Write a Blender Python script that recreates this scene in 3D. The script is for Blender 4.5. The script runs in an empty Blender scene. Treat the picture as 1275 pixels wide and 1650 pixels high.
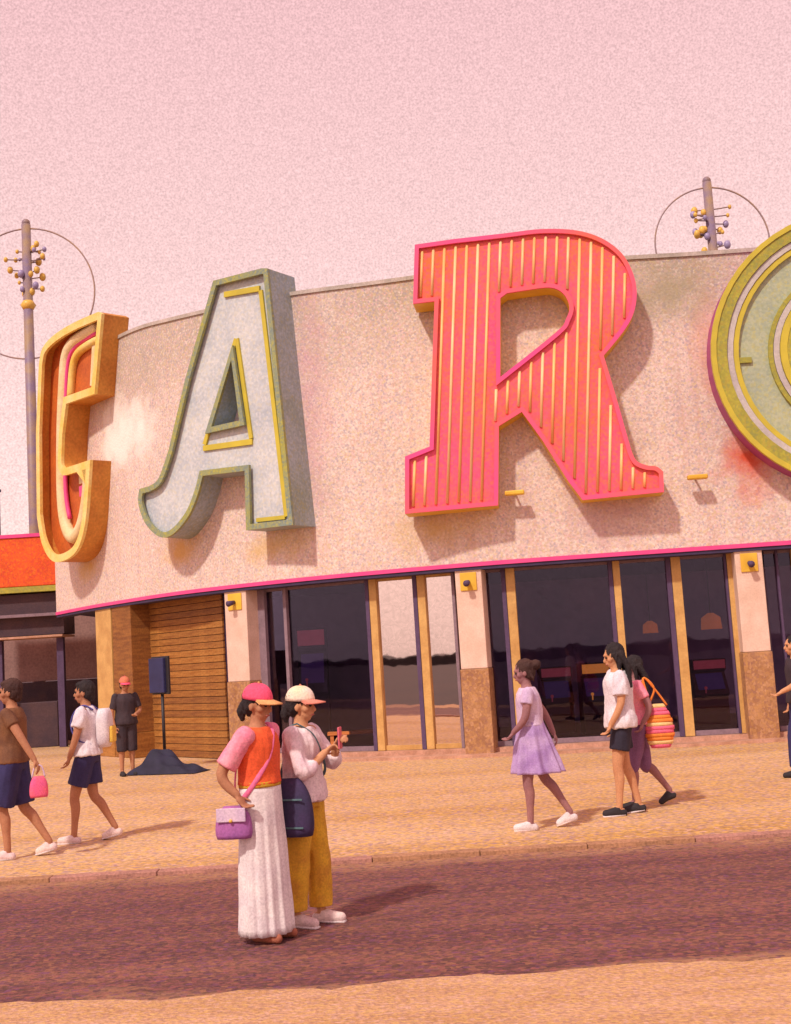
import bpy, bmesh, math, random
from mathutils import Vector, Matrix
from mathutils.geometry import tessellate_polygon
random.seed(7)
R = math.radians
sc = bpy.context.scene
col = sc.collection

# ------------------------------------------------------------------ camera
PITCH, ROLL, FOC, CX, CY = R(6.49), R(3.55), 2000.0, 637.5, 825.0
EYE = Vector((0, 0, 1.75))
FW = Vector((0, math.cos(PITCH), math.sin(PITCH)))
_r0, _u0 = Vector((1, 0, 0)), Vector((0, -math.sin(PITCH), math.cos(PITCH)))
RT = _r0 * math.cos(ROLL) - _u0 * math.sin(ROLL)
UP = _r0 * math.sin(ROLL) + _u0 * math.cos(ROLL)
cd = bpy.data.cameras.new('camera')
cam = bpy.data.objects.new('camera', cd)
col.objects.link(cam)
m = Matrix((RT, UP, -FW)).transposed().to_4x4()
m.translation = EYE
cam.matrix_world = m
cd.sensor_fit = 'VERTICAL'
cd.sensor_height = 24
cd.lens = 24 * FOC / 1650
cd.clip_end = 3000
sc.camera = cam

# ------------------------------------------------------------------ sky and sun
SUN_EL, SUN_AZ = R(48), R(33)
w = bpy.data.worlds.new('World')
sc.world = w
w.use_nodes = True
nt = w.node_tree
nt.nodes.clear()
N = nt.nodes.new
L = nt.links.new
out = N('ShaderNodeOutputWorld'); bg = N('ShaderNodeBackground'); sky = N('ShaderNodeTexSky')
sky.sky_type = 'NISHITA'; sky.sun_disc = False
sky.sun_elevation = SUN_EL; sky.sun_rotation = math.pi + SUN_AZ
sky.dust_density = 3.0
bw = N('ShaderNodeRGBToBW'); L(sky.outputs[0], bw.inputs[0])
pw = N('ShaderNodeMath'); pw.operation = 'POWER'; L(bw.outputs[0], pw.inputs[0]); pw.inputs[1].default_value = 0.16
tc = N('ShaderNodeTexCoord')
sx = N('ShaderNodeSeparateXYZ'); L(tc.outputs['Generated'], sx.inputs[0])
rmp = N('ShaderNodeValToRGB'); L(sx.outputs[2], rmp.inputs[0])
rmp.color_ramp.elements[0].position = 0.10; rmp.color_ramp.elements[0].color = (6.9, 5.05, 4.75, 1)
rmp.color_ramp.elements[1].position = 0.62; rmp.color_ramp.elements[1].color = (6.2, 3.5, 3.8, 1)
mu = N('ShaderNodeVectorMath'); mu.operation = 'SCALE'; L(rmp.outputs[0], mu.inputs[0]); L(pw.outputs[0], mu.inputs['Scale'])
ns = N('ShaderNodeTexNoise'); L(tc.outputs['Generated'], ns.inputs['Vector'])
ns.inputs['Scale'].default_value = 660; ns.inputs['Detail'].default_value = 1.5
mr = N('ShaderNodeMapRange'); L(ns.outputs[0], mr.inputs[0])
mr.inputs[1].default_value = 0.25; mr.inputs[2].default_value = 0.75; mr.inputs[3].default_value = 0.80; mr.inputs[4].default_value = 1.20
mu2 = N('ShaderNodeVectorMath'); mu2.operation = 'SCALE'; L(mu.outputs[0], mu2.inputs[0]); L(mr.outputs[0], mu2.inputs['Scale'])
L(mu2.outputs[0], bg.inputs[0]); bg.inputs[1].default_value = 0.13
L(bg.outputs[0], out.inputs[0])
sl = bpy.data.lights.new('sun', 'SUN')
sun = bpy.data.objects.new('sun', sl)
col.objects.link(sun)
sl.energy = 3.0; sl.angle = R(3.0); sl.color = (1.0, 0.92, 0.80)
sdir = Vector((math.cos(SUN_EL) * math.sin(SUN_AZ), math.cos(SUN_EL) * math.cos(SUN_AZ), -math.sin(SUN_EL)))
sun.rotation_euler = sdir.to_track_quat('-Z', 'Y').to_euler()
sun.location = (-20, -20, 40)
vs = sc.view_settings
vs.view_transform = 'Standard'; vs.look = 'None'; vs.exposure = 0.0; vs.gamma = 1.0; vs.use_curve_mapping = False


# ------------------------------------------------------------------ projection helpers
def ray(x, y):
    return FW * FOC + RT * (x - CX) - UP * (y - CY)


def on_z(x, y, z=0.0):
    d = ray(x, y)
    return EYE + d * ((z - EYE.z) / d.z)


def at_y(x, y, Y):
    d = ray(x, y)
    return EYE + d * (Y / d.y)


# ------------------------------------------------------------------ materials
def mat(name, c, c2=None, scale=6.0, rough=0.75, speck=0.0, sscale=30.0, stretch=(1, 1, 1), bump=0.0, metal=0.0,
        spec=0.35, lo=0.35, hi=0.65, coat=0.0, fine=None):
    """base colour c mottled to c2 by a soft noise, plus a fine speckle of relative strength speck."""
    M = bpy.data.materials.new(name); M.use_nodes = True
    t = M.node_tree; b = t.nodes['Principled BSDF']
    n = t.nodes.new; l = t.links.new
    b.inputs['Roughness'].default_value = rough; b.inputs['Metallic'].default_value = metal
    b.inputs['Specular IOR Level'].default_value = spec
    b.inputs['Coat Weight'].default_value = coat
    c2 = c2 or tuple(v * 0.82 for v in c)
    co = n('ShaderNodeTexCoord'); mp = n('ShaderNodeMapping'); l(co.outputs['Object'], mp.inputs[0]); mp.inputs['Scale'].default_value = stretch
    a = n('ShaderNodeTexNoise'); l(mp.outputs[0], a.inputs['Vector']); a.inputs['Scale'].default_value = scale; a.inputs['Detail'].default_value = 5
    r = n('ShaderNodeMapRange'); l(a.outputs[0], r.inputs[0]); r.inputs[1].default_value = lo; r.inputs[2].default_value = hi
    mx = n('ShaderNodeMix'); mx.data_type = 'RGBA'; l(r.outputs[0], mx.inputs[0]); mx.inputs[6].default_value = (*c, 1); mx.inputs[7].default_value = (*c2, 1)
    last = mx.outputs[2]
    if speck:
        s = n('ShaderNodeTexNoise'); l(co.outputs['Object'], s.inputs['Vector']); s.inputs['Scale'].default_value = sscale; s.inputs['Detail'].default_value = 2
        q = n('ShaderNodeMapRange'); l(s.outputs[0], q.inputs[0]); q.inputs[1].default_value = 0.3; q.inputs[2].default_value = 0.7
        q.inputs[3].default_value = 1 - speck; q.inputs[4].default_value = 1 + speck
        v = n('ShaderNodeVectorMath'); v.operation = 'SCALE'; l(last, v.inputs[0]); l(q.outputs[0], v.inputs['Scale'])
        last = v.outputs[0]
    l(last, b.inputs['Base Color'])
    if bump:
        bp = n('ShaderNodeBump'); bp.inputs['Strength'].default_value = bump; bp.inputs['Distance'].default_value = 0.02
        s2 = n('ShaderNodeTexNoise'); l(co.outputs['Object'], s2.inputs['Vector']); s2.inputs['Scale'].default_value = sscale; s2.inputs['Detail'].default_value = 4
        l(s2.outputs[0], bp.inputs['Height']); l(bp.outputs[0], b.inputs['Normal'])
    return M


def chips(M, scale, strength, cols, stretch=(1, 1, 1)):
    """scatter coloured stone chips through a material's base colour."""
    t = M.node_tree; b = t.nodes['Principled BSDF']; n = t.nodes.new; l = t.links.new
    src = b.inputs['Base Color'].links[0].from_socket
    co = n('ShaderNodeTexCoord'); mp = n('ShaderNodeMapping'); mp.inputs['Scale'].default_value = stretch; l(co.outputs['Object'], mp.inputs[0])
    v = n('ShaderNodeTexVoronoi'); v.inputs['Scale'].default_value = scale; l(mp.outputs[0], v.inputs['Vector'])
    sp = n('ShaderNodeSeparateXYZ'); l(v.outputs['Color'], sp.inputs[0])
    r = n('ShaderNodeValToRGB'); r.color_ramp.interpolation = 'CONSTANT'; l(sp.outputs[0], r.inputs[0])
    els = r.color_ramp.elements
    while len(els) < len(cols): els.new(0.5)
    for k, c in enumerate(cols): els[k].position = k / len(cols); els[k].color = (*c, 1)
    f = n('ShaderNodeMath'); f.operation = 'MULTIPLY'; l(sp.outputs[1], f.inputs[0]); f.inputs[1].default_value = strength
    mx = n('ShaderNodeMix'); mx.data_type = 'RGBA'; l(f.outputs[0], mx.inputs[0]); l(src, mx.inputs[6]); l(r.outputs[0], mx.inputs[7])
    l(mx.outputs[2], b.inputs['Base Color'])
    return M


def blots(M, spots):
    """colour blots for stains, a pale patch and a painted shadow: (x, y, z, radius, height stretch, colour, strength) in the building's own coordinates."""
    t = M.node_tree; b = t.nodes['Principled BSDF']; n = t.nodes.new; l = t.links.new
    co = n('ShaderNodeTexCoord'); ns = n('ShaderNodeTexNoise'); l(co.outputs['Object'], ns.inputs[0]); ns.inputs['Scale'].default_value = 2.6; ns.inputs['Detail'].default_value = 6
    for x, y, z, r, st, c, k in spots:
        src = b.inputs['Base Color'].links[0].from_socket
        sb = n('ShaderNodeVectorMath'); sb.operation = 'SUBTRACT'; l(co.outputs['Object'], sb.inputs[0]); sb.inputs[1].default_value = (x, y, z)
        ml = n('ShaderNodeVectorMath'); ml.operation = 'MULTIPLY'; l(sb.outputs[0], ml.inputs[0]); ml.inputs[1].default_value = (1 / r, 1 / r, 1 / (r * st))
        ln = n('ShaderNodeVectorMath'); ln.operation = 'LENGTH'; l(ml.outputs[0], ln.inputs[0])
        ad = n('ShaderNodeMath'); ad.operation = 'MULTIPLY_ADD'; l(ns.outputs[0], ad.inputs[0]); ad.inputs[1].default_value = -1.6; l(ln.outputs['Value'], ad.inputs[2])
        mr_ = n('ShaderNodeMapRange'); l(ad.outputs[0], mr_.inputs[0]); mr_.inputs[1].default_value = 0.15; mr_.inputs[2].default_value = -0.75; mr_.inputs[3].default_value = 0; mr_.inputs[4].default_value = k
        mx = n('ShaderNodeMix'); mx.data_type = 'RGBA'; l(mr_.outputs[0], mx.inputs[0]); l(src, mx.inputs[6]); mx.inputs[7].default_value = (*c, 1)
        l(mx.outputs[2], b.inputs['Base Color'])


def stained(name, c, cs, ct, ztop_lo, ztop_hi):
    """render of the fascia: speckled stucco, run-off streaks and a grey green weathered band under the coping."""
    M = mat(name, c, tuple(v * 0.86 for v in c), 0.7, 0.85, 0.22, 24, bump=0.5)
    t = M.node_tree; b = t.nodes['Principled BSDF']; n = t.nodes.new; l = t.links.new
    src = b.inputs['Base Color'].links[0].from_socket
    co = n('ShaderNodeTexCoord')
    mp = n('ShaderNodeMapping'); l(co.outputs['Object'], mp.inputs[0]); mp.inputs['Scale'].default_value = (3.2, 3.2, 0.20)
    a = n('ShaderNodeTexNoise'); l(mp.outputs[0], a.inputs[0]); a.inputs['Scale'].default_value = 1.6; a.inputs['Detail'].default_value = 6
    r = n('ShaderNodeMapRange'); l(a.outputs[0], r.inputs[0]); r.inputs[1].default_value = 0.5; r.inputs[2].default_value = 0.78; r.inputs[4].default_value = 0.6
    m1 = n('ShaderNodeMix'); m1.data_type = 'RGBA'; l(r.outputs[0], m1.inputs[0]); l(src, m1.inputs[6]); m1.inputs[7].default_value = (*cs, 1)
    sp = n('ShaderNodeSeparateXYZ'); l(co.outputs['Object'], sp.inputs[0])
    rz = n('ShaderNodeMapRange'); l(sp.outputs[2], rz.inputs[0]); rz.inputs[1].default_value = ztop_lo; rz.inputs[2].default_value = ztop_hi
    b2 = n('ShaderNodeTexNoise'); l(co.outputs['Object'], b2.inputs[0]); b2.inputs['Scale'].default_value = 1.1; b2.inputs['Detail'].default_value = 5
    mm = n('ShaderNodeMath'); mm.operation = 'MULTIPLY'; l(rz.outputs[0], mm.inputs[0]); l(b2.outputs[0], mm.inputs[1])
    m2 = n('ShaderNodeMix'); m2.data_type = 'RGBA'; l(mm.outputs[0], m2.inputs[0]); l(m1.outputs[2], m2.inputs[6]); m2.inputs[7].default_value = (*ct, 1)
    l(m2.outputs[2], b.inputs['Base Color'])
    return M


def glass(name, tint, refl, thru):
    M = bpy.data.materials.new(name); M.use_nodes = True
    t = M.node_tree; t.nodes.clear(); n = t.nodes.new; l = t.links.new
    o = n('ShaderNodeOutputMaterial'); mx = n('ShaderNodeMixShader'); tr = n('ShaderNodeBsdfTransparent'); gl = n('ShaderNodeBsdfGlossy')
    gl.inputs['Roughness'].default_value = 0.015; gl.inputs['Color'].default_value = (*tint, 1)
    tr.inputs['Color'].default_value = (*thru, 1)
    co = n('ShaderNodeTexCoord'); ns = n('ShaderNodeTexNoise'); l(co.outputs['Object'], ns.inputs[0]); ns.inputs['Scale'].default_value = 2.2
    bp = n('ShaderNodeBump'); bp.inputs['Strength'].default_value = 0.03; bp.inputs['Distance'].default_value = 0.02
    l(ns.outputs[0], bp.inputs['Height']); l(bp.outputs[0], gl.inputs['Normal'])
    lw = n('ShaderNodeFresnel'); lw.inputs[0].default_value = 1.5
    ad = n('ShaderNodeMath'); ad.operation = 'ADD'; ad.use_clamp = True; l(lw.outputs[0], ad.inputs[0]); ad.inputs[1].default_value = refl
    l(ad.outputs[0], mx.inputs[0]); l(tr.outputs[0], mx.inputs[1]); l(gl.outputs[0], mx.inputs[2]); l(mx.outputs[0], o.inputs[0])
    return M


def glow(name, c, s):
    M = mat(name, c); b = M.node_tree.nodes['Principled BSDF']
    b.inputs['Emission Color'].default_value = (*c, 1); b.inputs['Emission Strength'].default_value = s
    return M


MT = {
    'stucco': stained('weathered_stucco', (0.72, 0.59, 0.53), (0.56, 0.36, 0.33), (0.30, 0.27, 0.19), 6.5, 7.9),
    'coping': mat('coping_stone', (0.55, 0.47, 0.42), (0.38, 0.34, 0.29), 3, speck=0.15),
    'pink': mat('pink_paint', (0.80, 0.08, 0.28), (0.70, 0.06, 0.26), 3, 0.5),
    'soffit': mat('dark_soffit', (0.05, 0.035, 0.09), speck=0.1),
    'col_pale': mat('cream_column', (0.76, 0.56, 0.46), (0.66, 0.46, 0.36), 3, speck=0.08, sscale=40),
    'col_brown': mat('brown_tile', (0.42, 0.22, 0.10), (0.30, 0.14, 0.06), 4, 0.6, speck=0.15, sscale=40),
    'ochre': mat('ochre_frame', (0.62, 0.38, 0.13), (0.50, 0.28, 0.09), 4, 0.5, speck=0.08),
    'darkframe': mat('dark_frame', (0.10, 0.06, 0.13), speck=0.1),
    'greyframe': mat('mauve_frame', (0.26, 0.18, 0.22), speck=0.1),
    'yellow': mat('yellow_paint', (0.80, 0.53, 0.06), (0.68, 0.40, 0.04), 3, 0.5),
    'interior': mat('dark_interior', (0.50, 0.36, 0.48), (0.26, 0.20, 0.34), 1.1),
    'intfloor': mat('dark_carpet', (0.26, 0.15, 0.19), rough=0.6),
    'sill': mat('pink_sill', (0.55, 0.31, 0.22), (0.42, 0.22, 0.14), 5, speck=0.15),
    'roof': mat('roof_felt', (0.25, 0.23, 0.22)),
    'orange': mat('orange_fascia', (0.78, 0.105, 0.012), (0.62, 0.07, 0.010), 2, 0.55, speck=0.14, sscale=22),
    'darkbeam': mat('dark_beam', (0.085, 0.045, 0.05), (0.05, 0.03, 0.045), 2, speck=0.15),
    'olive': mat('olive_paint', (0.42, 0.38, 0.05), (0.30, 0.30, 0.05), 3, 0.5, speck=0.1, sscale=20),
    'oline': mat('olive_yellow', (0.60, 0.50, 0.05), (0.50, 0.42, 0.05), 3, 0.5),
    'white': mat('white_enamel', (0.58, 0.62, 0.63), (0.42, 0.48, 0.54), 1.3, 0.55, speck=0.12, sscale=18),
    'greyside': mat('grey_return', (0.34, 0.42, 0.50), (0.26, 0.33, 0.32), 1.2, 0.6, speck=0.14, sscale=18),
    'sage': mat('sage_enamel', (0.42, 0.47, 0.29), (0.34, 0.40, 0.28), 1.2, 0.55, speck=0.12, sscale=18),
    'silver': mat('silver_trim', (0.56, 0.52, 0.48), (0.46, 0.42, 0.42), 2, 0.45, speck=0.1),
    'rpink': mat('hot_pink_enamel', (0.87, 0.10, 0.22), (0.90, 0.17, 0.035), 0.5, 0.5, speck=0.12, sscale=20),
    'rrim': mat('magenta_rim', (0.82, 0.075, 0.30), (0.86, 0.15, 0.10), 0.6, 0.5),
    'strip': mat('warm_tube', (0.90, 0.54, 0.20), (0.88, 0.42, 0.16), 2, 0.4),
    'plum': mat('plum_return', (0.40, 0.08, 0.22), (0.30, 0.05, 0.22), 2, 0.55),
    'cyellow': mat('yellow_channel', (0.84, 0.66, 0.26), (0.80, 0.54, 0.10), 2, 0.5, speck=0.1, sscale=18),
    'ccream': mat('cream_channel', (0.80, 0.66, 0.40), (0.74, 0.54, 0.26), 2, 0.5, speck=0.1, sscale=18),
    'cback': mat('burnt_orange', (0.55, 0.13, 0.02), (0.40, 0.08, 0.02), 1.4, 0.6, speck=0.12, sscale=18),
    'cside': mat('amber_return', (0.62, 0.28, 0.05), (0.48, 0.18, 0.03), 1.4, 0.6, speck=0.14, sscale=18),
    'bulb': mat('milky_bulb', (0.85, 0.72, 0.62), rough=0.2),
    'pole': mat('dark_pole', (0.34, 0.23, 0.14), (0.22, 0.16, 0.24), 3, 0.5, speck=0.1),
    'hoop': mat('hoop_metal', (0.42, 0.27, 0.17), (0.30, 0.22, 0.25), 2, 0.5),
    'gold': mat('gold_bulb', (0.80, 0.50, 0.10), rough=0.35),
    'violet': mat('violet_bulb', (0.36, 0.30, 0.50), rough=0.35),
    'plank1': mat('plank_amber', (0.36, 0.155, 0.035), (0.24, 0.09, 0.02), 5, 0.65, 0.18, 30, (0.5, 0.5, 4)),
    'plank2': mat('plank_brown', (0.30, 0.125, 0.03), (0.19, 0.07, 0.02), 5, 0.65, 0.18, 30, (0.5, 0.5, 4)),
    'plank3': mat('plank_honey', (0.42, 0.19, 0.045), (0.29, 0.11, 0.02), 5, 0.65, 0.18, 30, (0.5, 0.5, 4)),
    'board': mat('navy_board', (0.03, 0.035, 0.12), (0.02, 0.02, 0.07), 3, 0.4),
    'navymound': mat('navy_mound', (0.03, 0.028, 0.06), (0.02, 0.02, 0.04), 5, 0.8),
    'black': mat('black_metal', (0.03, 0.025, 0.03), rough=0.5),
    'hedge': mat('dark_hedge', (0.05, 0.035, 0.04), (0.03, 0.03, 0.03), 3, 0.9),
    'mauve': mat('mauve_wall', (0.30, 0.20, 0.30), speck=0.1),
    'glass_dark': glass('plain_glass', (0.85, 0.8, 0.95), -0.004, (0.66, 0.60, 0.72)),
    'glass_mirror': glass('coated_glass', (1.0, 0.83, 0.74), 0.70, (0.4, 0.35, 0.35)),
}


chips(MT['stucco'], 31, 0.66, [(0.80, 0.70, 0.62), (0.62, 0.40, 0.30), (0.40, 0.34, 0.42), (0.74, 0.50, 0.52), (0.66, 0.52, 0.26)])
for k_, c_ in (('orange', [(0.85, 0.16, 0.02), (0.60, 0.05, 0.05), (0.80, 0.25, 0.02)]), ('col_brown', [(0.55, 0.30, 0.10), (0.28, 0.14, 0.12), (0.62, 0.36, 0.20)]),
               ('sage', [(0.50, 0.52, 0.40), (0.32, 0.38, 0.34), (0.52, 0.48, 0.16)]), ('white', [(0.74, 0.72, 0.70), (0.46, 0.50, 0.56), (0.66, 0.62, 0.46)]),
               ('rpink', [(0.88, 0.10, 0.26), (0.86, 0.20, 0.06), (0.80, 0.06, 0.22)]), ('olive', [(0.50, 0.46, 0.05), (0.24, 0.26, 0.10), (0.44, 0.30, 0.06)]), ('greyside', [(0.44, 0.50, 0.56), (0.26, 0.30, 0.30), (0.40, 0.38, 0.14)])):
    chips(MT[k_], 26, 0.45, c_)


# ------------------------------------------------------------------ object helpers
def tag(o, label=None, cat=None, group=None, kind=None):
    if label: o['label'] = label
    if cat: o['category'] = cat
    if group: o['group'] = group
    if kind: o['kind'] = kind
    return o


def empty(name, loc, rz=0, **kw):
    o = bpy.data.objects.new(name, None); col.objects.link(o)
    o.empty_display_size = 0.2
    o.location = loc; o.rotation_euler = (0, 0, rz)
    return tag(o, **kw)


def mesh_obj(name, me, m=None, parent=None, smooth=False):
    if m is not None:
        me.materials.clear(); me.materials.append(m)
    if smooth:
        for p in me.polygons: p.use_smooth = True
    o = bpy.data.objects.new(name, me); col.objects.link(o)
    if parent: o.parent = parent
    return o


def obj(name, bm, m, parent=None, smooth=False):
    bmesh.ops.recalc_face_normals(bm, faces=bm.faces)
    me = bpy.data.meshes.new(name); bm.to_mesh(me); bm.free()
    return mesh_obj(name, me, m, parent, smooth)


def a_box(bm, c, size, rz=0.0, bev=0.0):
    r = bmesh.ops.create_cube(bm, size=1.0)
    vs_ = r['verts']
    M = Matrix.Translation(c) @ Matrix.Rotation(rz, 4, 'Z') @ Matrix.Diagonal((*size, 1))
    bmesh.ops.transform(bm, matrix=M, verts=vs_)
    if bev:
        es = {e for v in vs_ for e in v.link_edges}
        bmesh.ops.bevel(bm, geom=list(es), offset=bev, segments=2, affect='EDGES', profile=0.5)


def box(name, c, size, m, parent=None, rz=0.0, bev=0.0):
    bm = bmesh.new(); a_box(bm, c, size, rz, bev)
    return obj(name, bm, m, parent)


def a_sphere(bm, c, r, seg=12, scale=(1, 1, 1), rot=None):
    q = bmesh.ops.create_uvsphere(bm, u_segments=seg, v_segments=max(6, seg * 2 // 3), radius=1.0)
    M = Matrix.Translation(c) @ (rot.to_4x4() if rot else Matrix.Identity(4)) @ Matrix.Diagonal((r * scale[0], r * scale[1], r * scale[2], 1))
    bmesh.ops.transform(bm, matrix=M, verts=q['verts'])


def a_tube(bm, pts, radii, seg=10, closed=False, cap=True, flat=1.0):
    """a tapered tube along pts; flat squeezes it across its second axis."""
    pts = [Vector(p) for p in pts]
    n = len(pts)
    if not hasattr(radii, '__len__'): radii = [radii] * n
    rings = []; prev = None
    for i, p in enumerate(pts):
        if closed: t = pts[(i + 1) % n] - pts[i - 1]
        else: t = pts[min(i + 1, n - 1)] - pts[max(i - 1, 0)]
        t.normalize()
        if prev is None:
            ref = Vector((0, 0, 1)) if abs(t.z) < 0.9 else Vector((1, 0, 0))
            u = t.cross(ref).normalized()
        else:
            u = (prev - t * prev.dot(t)).normalized()
        prev = u; v = t.cross(u)
        rings.append([bm.verts.new(p + (u * math.cos(a) + v * math.sin(a) * flat) * radii[i]) for a in [2 * math.pi * k / seg for k in range(seg)]])
    for i in range(n if closed else n - 1):
        a, b = rings[i], rings[(i + 1) % n]
        for k in range(seg): bm.faces.new((a[k], a[(k + 1) % seg], b[(k + 1) % seg], b[k]))
    if cap and not closed:
        bm.faces.new(rings[0][::-1]); bm.faces.new(rings[-1])


def tube(name, pts, r, m, parent=None, seg=10, closed=False):
    bm = bmesh.new(); a_tube(bm, pts, r, seg, closed)
    return obj(name, bm, m, parent, True)


# ------------------------------------------------------------------ ground
def sheet(name, x0, x1, y0, y1, z, m, nx=1, ny=1):
    bm = bmesh.new(); a = {}
    for i in range(nx + 1):
        for j in range(ny + 1): a[i, j] = bm.verts.new((x0 + (x1 - x0) * i / nx, y0 + (y1 - y0) * j / ny, z))
    for i in range(nx):
        for j in range(ny): bm.faces.new((a[i, j], a[i + 1, j], a[i + 1, j + 1], a[i, j + 1]))
    return tag(obj(name, bm, m), kind='structure')


pave_m = mat('sandy_paving', (0.59, 0.395, 0.215), (0.42, 0.23, 0.06), 0.40, 0.85, 0.40, 22, (0.22, 1.7, 1), 0.7, lo=0.38, hi=0.70)
road_m = mat('brown_asphalt', (0.135, 0.050, 0.046), (0.235, 0.098, 0.068), 0.8, 0.85, 0.34, 32, (0.14, 2.6, 1), 0.8, lo=0.44, hi=0.70)
verge_m = mat('sandy_verge', (0.56, 0.33, 0.19), (0.46, 0.25, 0.12), 2.2, 0.9, 0.26, 40, (0.6, 1.8, 1), 0.8)
far_m = mat('far_tarmac', (0.07, 0.04, 0.04), (0.05, 0.03, 0.035), 0.3, 0.9)
chips(pave_m, 32, 0.78, [(0.78, 0.47, 0.10), (0.70, 0.44, 0.36), (0.40, 0.22, 0.14), (0.34, 0.20, 0.28), (0.66, 0.38, 0.10)], (0.7, 1, 1))
def dusty(M, c):
    """sand trodden onto both margins of the road."""
    t = M.node_tree; b = t.nodes['Principled BSDF']; n = t.nodes.new; l = t.links.new
    src = b.inputs['Base Color'].links[0].from_socket; co = n('ShaderNodeTexCoord'); sp = n('ShaderNodeSeparateXYZ'); l(co.outputs['Object'], sp.inputs[0])
    mp = n('ShaderNodeMapping'); mp.inputs['Scale'].default_value = (0.35, 1.6, 1); l(co.outputs['Object'], mp.inputs[0])
    ns = n('ShaderNodeTexNoise'); l(mp.outputs[0], ns.inputs[0]); ns.inputs['Scale'].default_value = 2.2; ns.inputs['Detail'].default_value = 6
    a = n('ShaderNodeMath'); a.operation = 'MULTIPLY_ADD'; l(ns.outputs[0], a.inputs[0]); a.inputs[1].default_value = 1.1; l(sp.outputs[1], a.inputs[2])
    r = n('ShaderNodeMapRange'); l(a.outputs[0], r.inputs[0]); r.inputs[1].default_value = 10.85; r.inputs[2].default_value = 11.35; r.inputs[4].default_value = 0.9
    r2 = n('ShaderNodeMapRange'); l(a.outputs[0], r2.inputs[0]); r2.inputs[1].default_value = 7.62; r2.inputs[2].default_value = 7.38; r2.inputs[4].default_value = 0.75
    m = n('ShaderNodeMath'); m.operation = 'MAXIMUM'; l(r.outputs[0], m.inputs[0]); l(r2.outputs[0], m.inputs[1])
    mx = n('ShaderNodeMix'); mx.data_type = 'RGBA'; l(m.outputs[0], mx.inputs[0]); l(src, mx.inputs[6]); mx.inputs[7].default_value = (*c, 1)
    l(mx.outputs[2], b.inputs['Base Color'])


dusty(road_m, (0.44, 0.24, 0.12))
chips(road_m, 40, 0.80, [(0.075, 0.030, 0.050), (0.30, 0.13, 0.07), (0.17, 0.06, 0.12), (0.10, 0.05, 0.03), (0.28, 0.09, 0.08)], (0.7, 1, 1))
chips(verge_m, 55, 0.55, [(0.70, 0.46, 0.14), (0.66, 0.42, 0.34), (0.36, 0.20, 0.16), (0.60, 0.36, 0.10)], (0.7, 1, 1))
sheet('ground', -600, 600, -600, 900, -0.012, far_m)
sheet('paving', -60, 60, 11.0, 46, 0.0, pave_m)
sheet('road', -60, 60, 5.5, 11.0, -0.004, road_m)
# verge on the near side with an uneven worn edge
bm = bmesh.new(); va, vb = [], []
for i in range(241):
    x = -12 + i * 0.1
    e = 6.93 + 0.05 * math.sin(x * 1.7) + 0.035 * math.sin(x * 6.1 + 1) + random.uniform(-0.035, 0.035)
    va.append(bm.verts.new((x, 5.1 + 0.05 * math.sin(x * 2.3), 0.0))); vb.append(bm.verts.new((x, e, 0.0)))
for i in range(240): bm.faces.new((va[i], va[i + 1], vb[i + 1], vb[i]))
tag(obj('verge', bm, verge_m), kind='structure')
# flush kerb between road and paving
kerb_m = [mat('kerb_pink', (0.44, 0.22, 0.17), speck=0.3, sscale=40), mat('kerb_brown', (0.42, 0.22, 0.12), speck=0.3, sscale=40)]
kerb = tag(bpy.data.objects.new('kerb', None), kind='structure'); col.objects.link(kerb); kerb.location = (0, 10.92, 0)
km = []
for q in kerb_m:
    b_ = bmesh.new(); a_box(b_, (0, 0, 0), (0.914, 0.15, 0.12), 0, 0.006); me = bpy.data.meshes.new('kerb_stone'); b_.to_mesh(me); b_.free(); me.materials.append(q); km.append(me)
for i in range(22):
    o = mesh_obj('kerb_stone', km[(i * 7 // 3) % 2], None, kerb); o.location = (-8.2 + i * 0.92, random.uniform(-.006, .006), -0.025 + random.uniform(-.004, .004))
# far land seen only past the building and mirrored in the door glass
bm = bmesh.new(); rng = random.Random(3); pr = None
for i in range(121):
    x = -300 + i * 5; h = 0.9 + rng.random() * 0.35 + (0.4 if rng.random() < 0.2 else 0)
    cur = (bm.verts.new((x, -95, -0.5)), bm.verts.new((x, -95, h)), bm.verts.new((x, -101, h)), bm.verts.new((x, -101, -0.5)))
    if pr:
        for k in range(3): bm.faces.new((pr[k], cur[k], cur[k + 1], pr[k + 1]))
    pr = cur
tag(obj('hills', bm, MT['hedge']), kind='structure')

# ------------------------------------------------------------------ the arcade: plan curve of the fascia
CTRL = [(13, 19.5), (6.29, 20.03), (3.6, 20.24), (1.4, 20.50), (-1.21, 21.42), (-3.2, 22.64), (-4.56, 23.87), (-6.1, 25.80), (-7.05, 27.15), (-7.92, 28.55)]


def catmull(P, n=8, closed=False):
    out_ = []; N_ = len(P)
    for i in range(N_ if closed else N_ - 1):
        g = lambda k: Vector(P[k % N_]) if closed else Vector(P[min(max(k, 0), N_ - 1)])
        p0, p1, p2, p3 = g(i - 1), g(i), g(i + 1), g(i + 2)
        for k in range(n):
            t = k / n
            out_.append(0.5 * ((2 * p1) + (p2 - p0) * t + (2 * p0 - 5 * p1 + 4 * p2 - p3) * t * t + (3 * p1 - p0 - 3 * p2 + p3) * t ** 3))
    if not closed: out_.append(Vector(P[-1]))
    return out_


PLAN = catmull(CTRL, 8)
for _ in range(4):
    PLAN = [PLAN[0]] + [(PLAN[i - 1] + PLAN[i] * 2 + PLAN[i + 1]) / 4 for i in range(1, len(PLAN) - 1)] + [PLAN[-1]]
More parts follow.
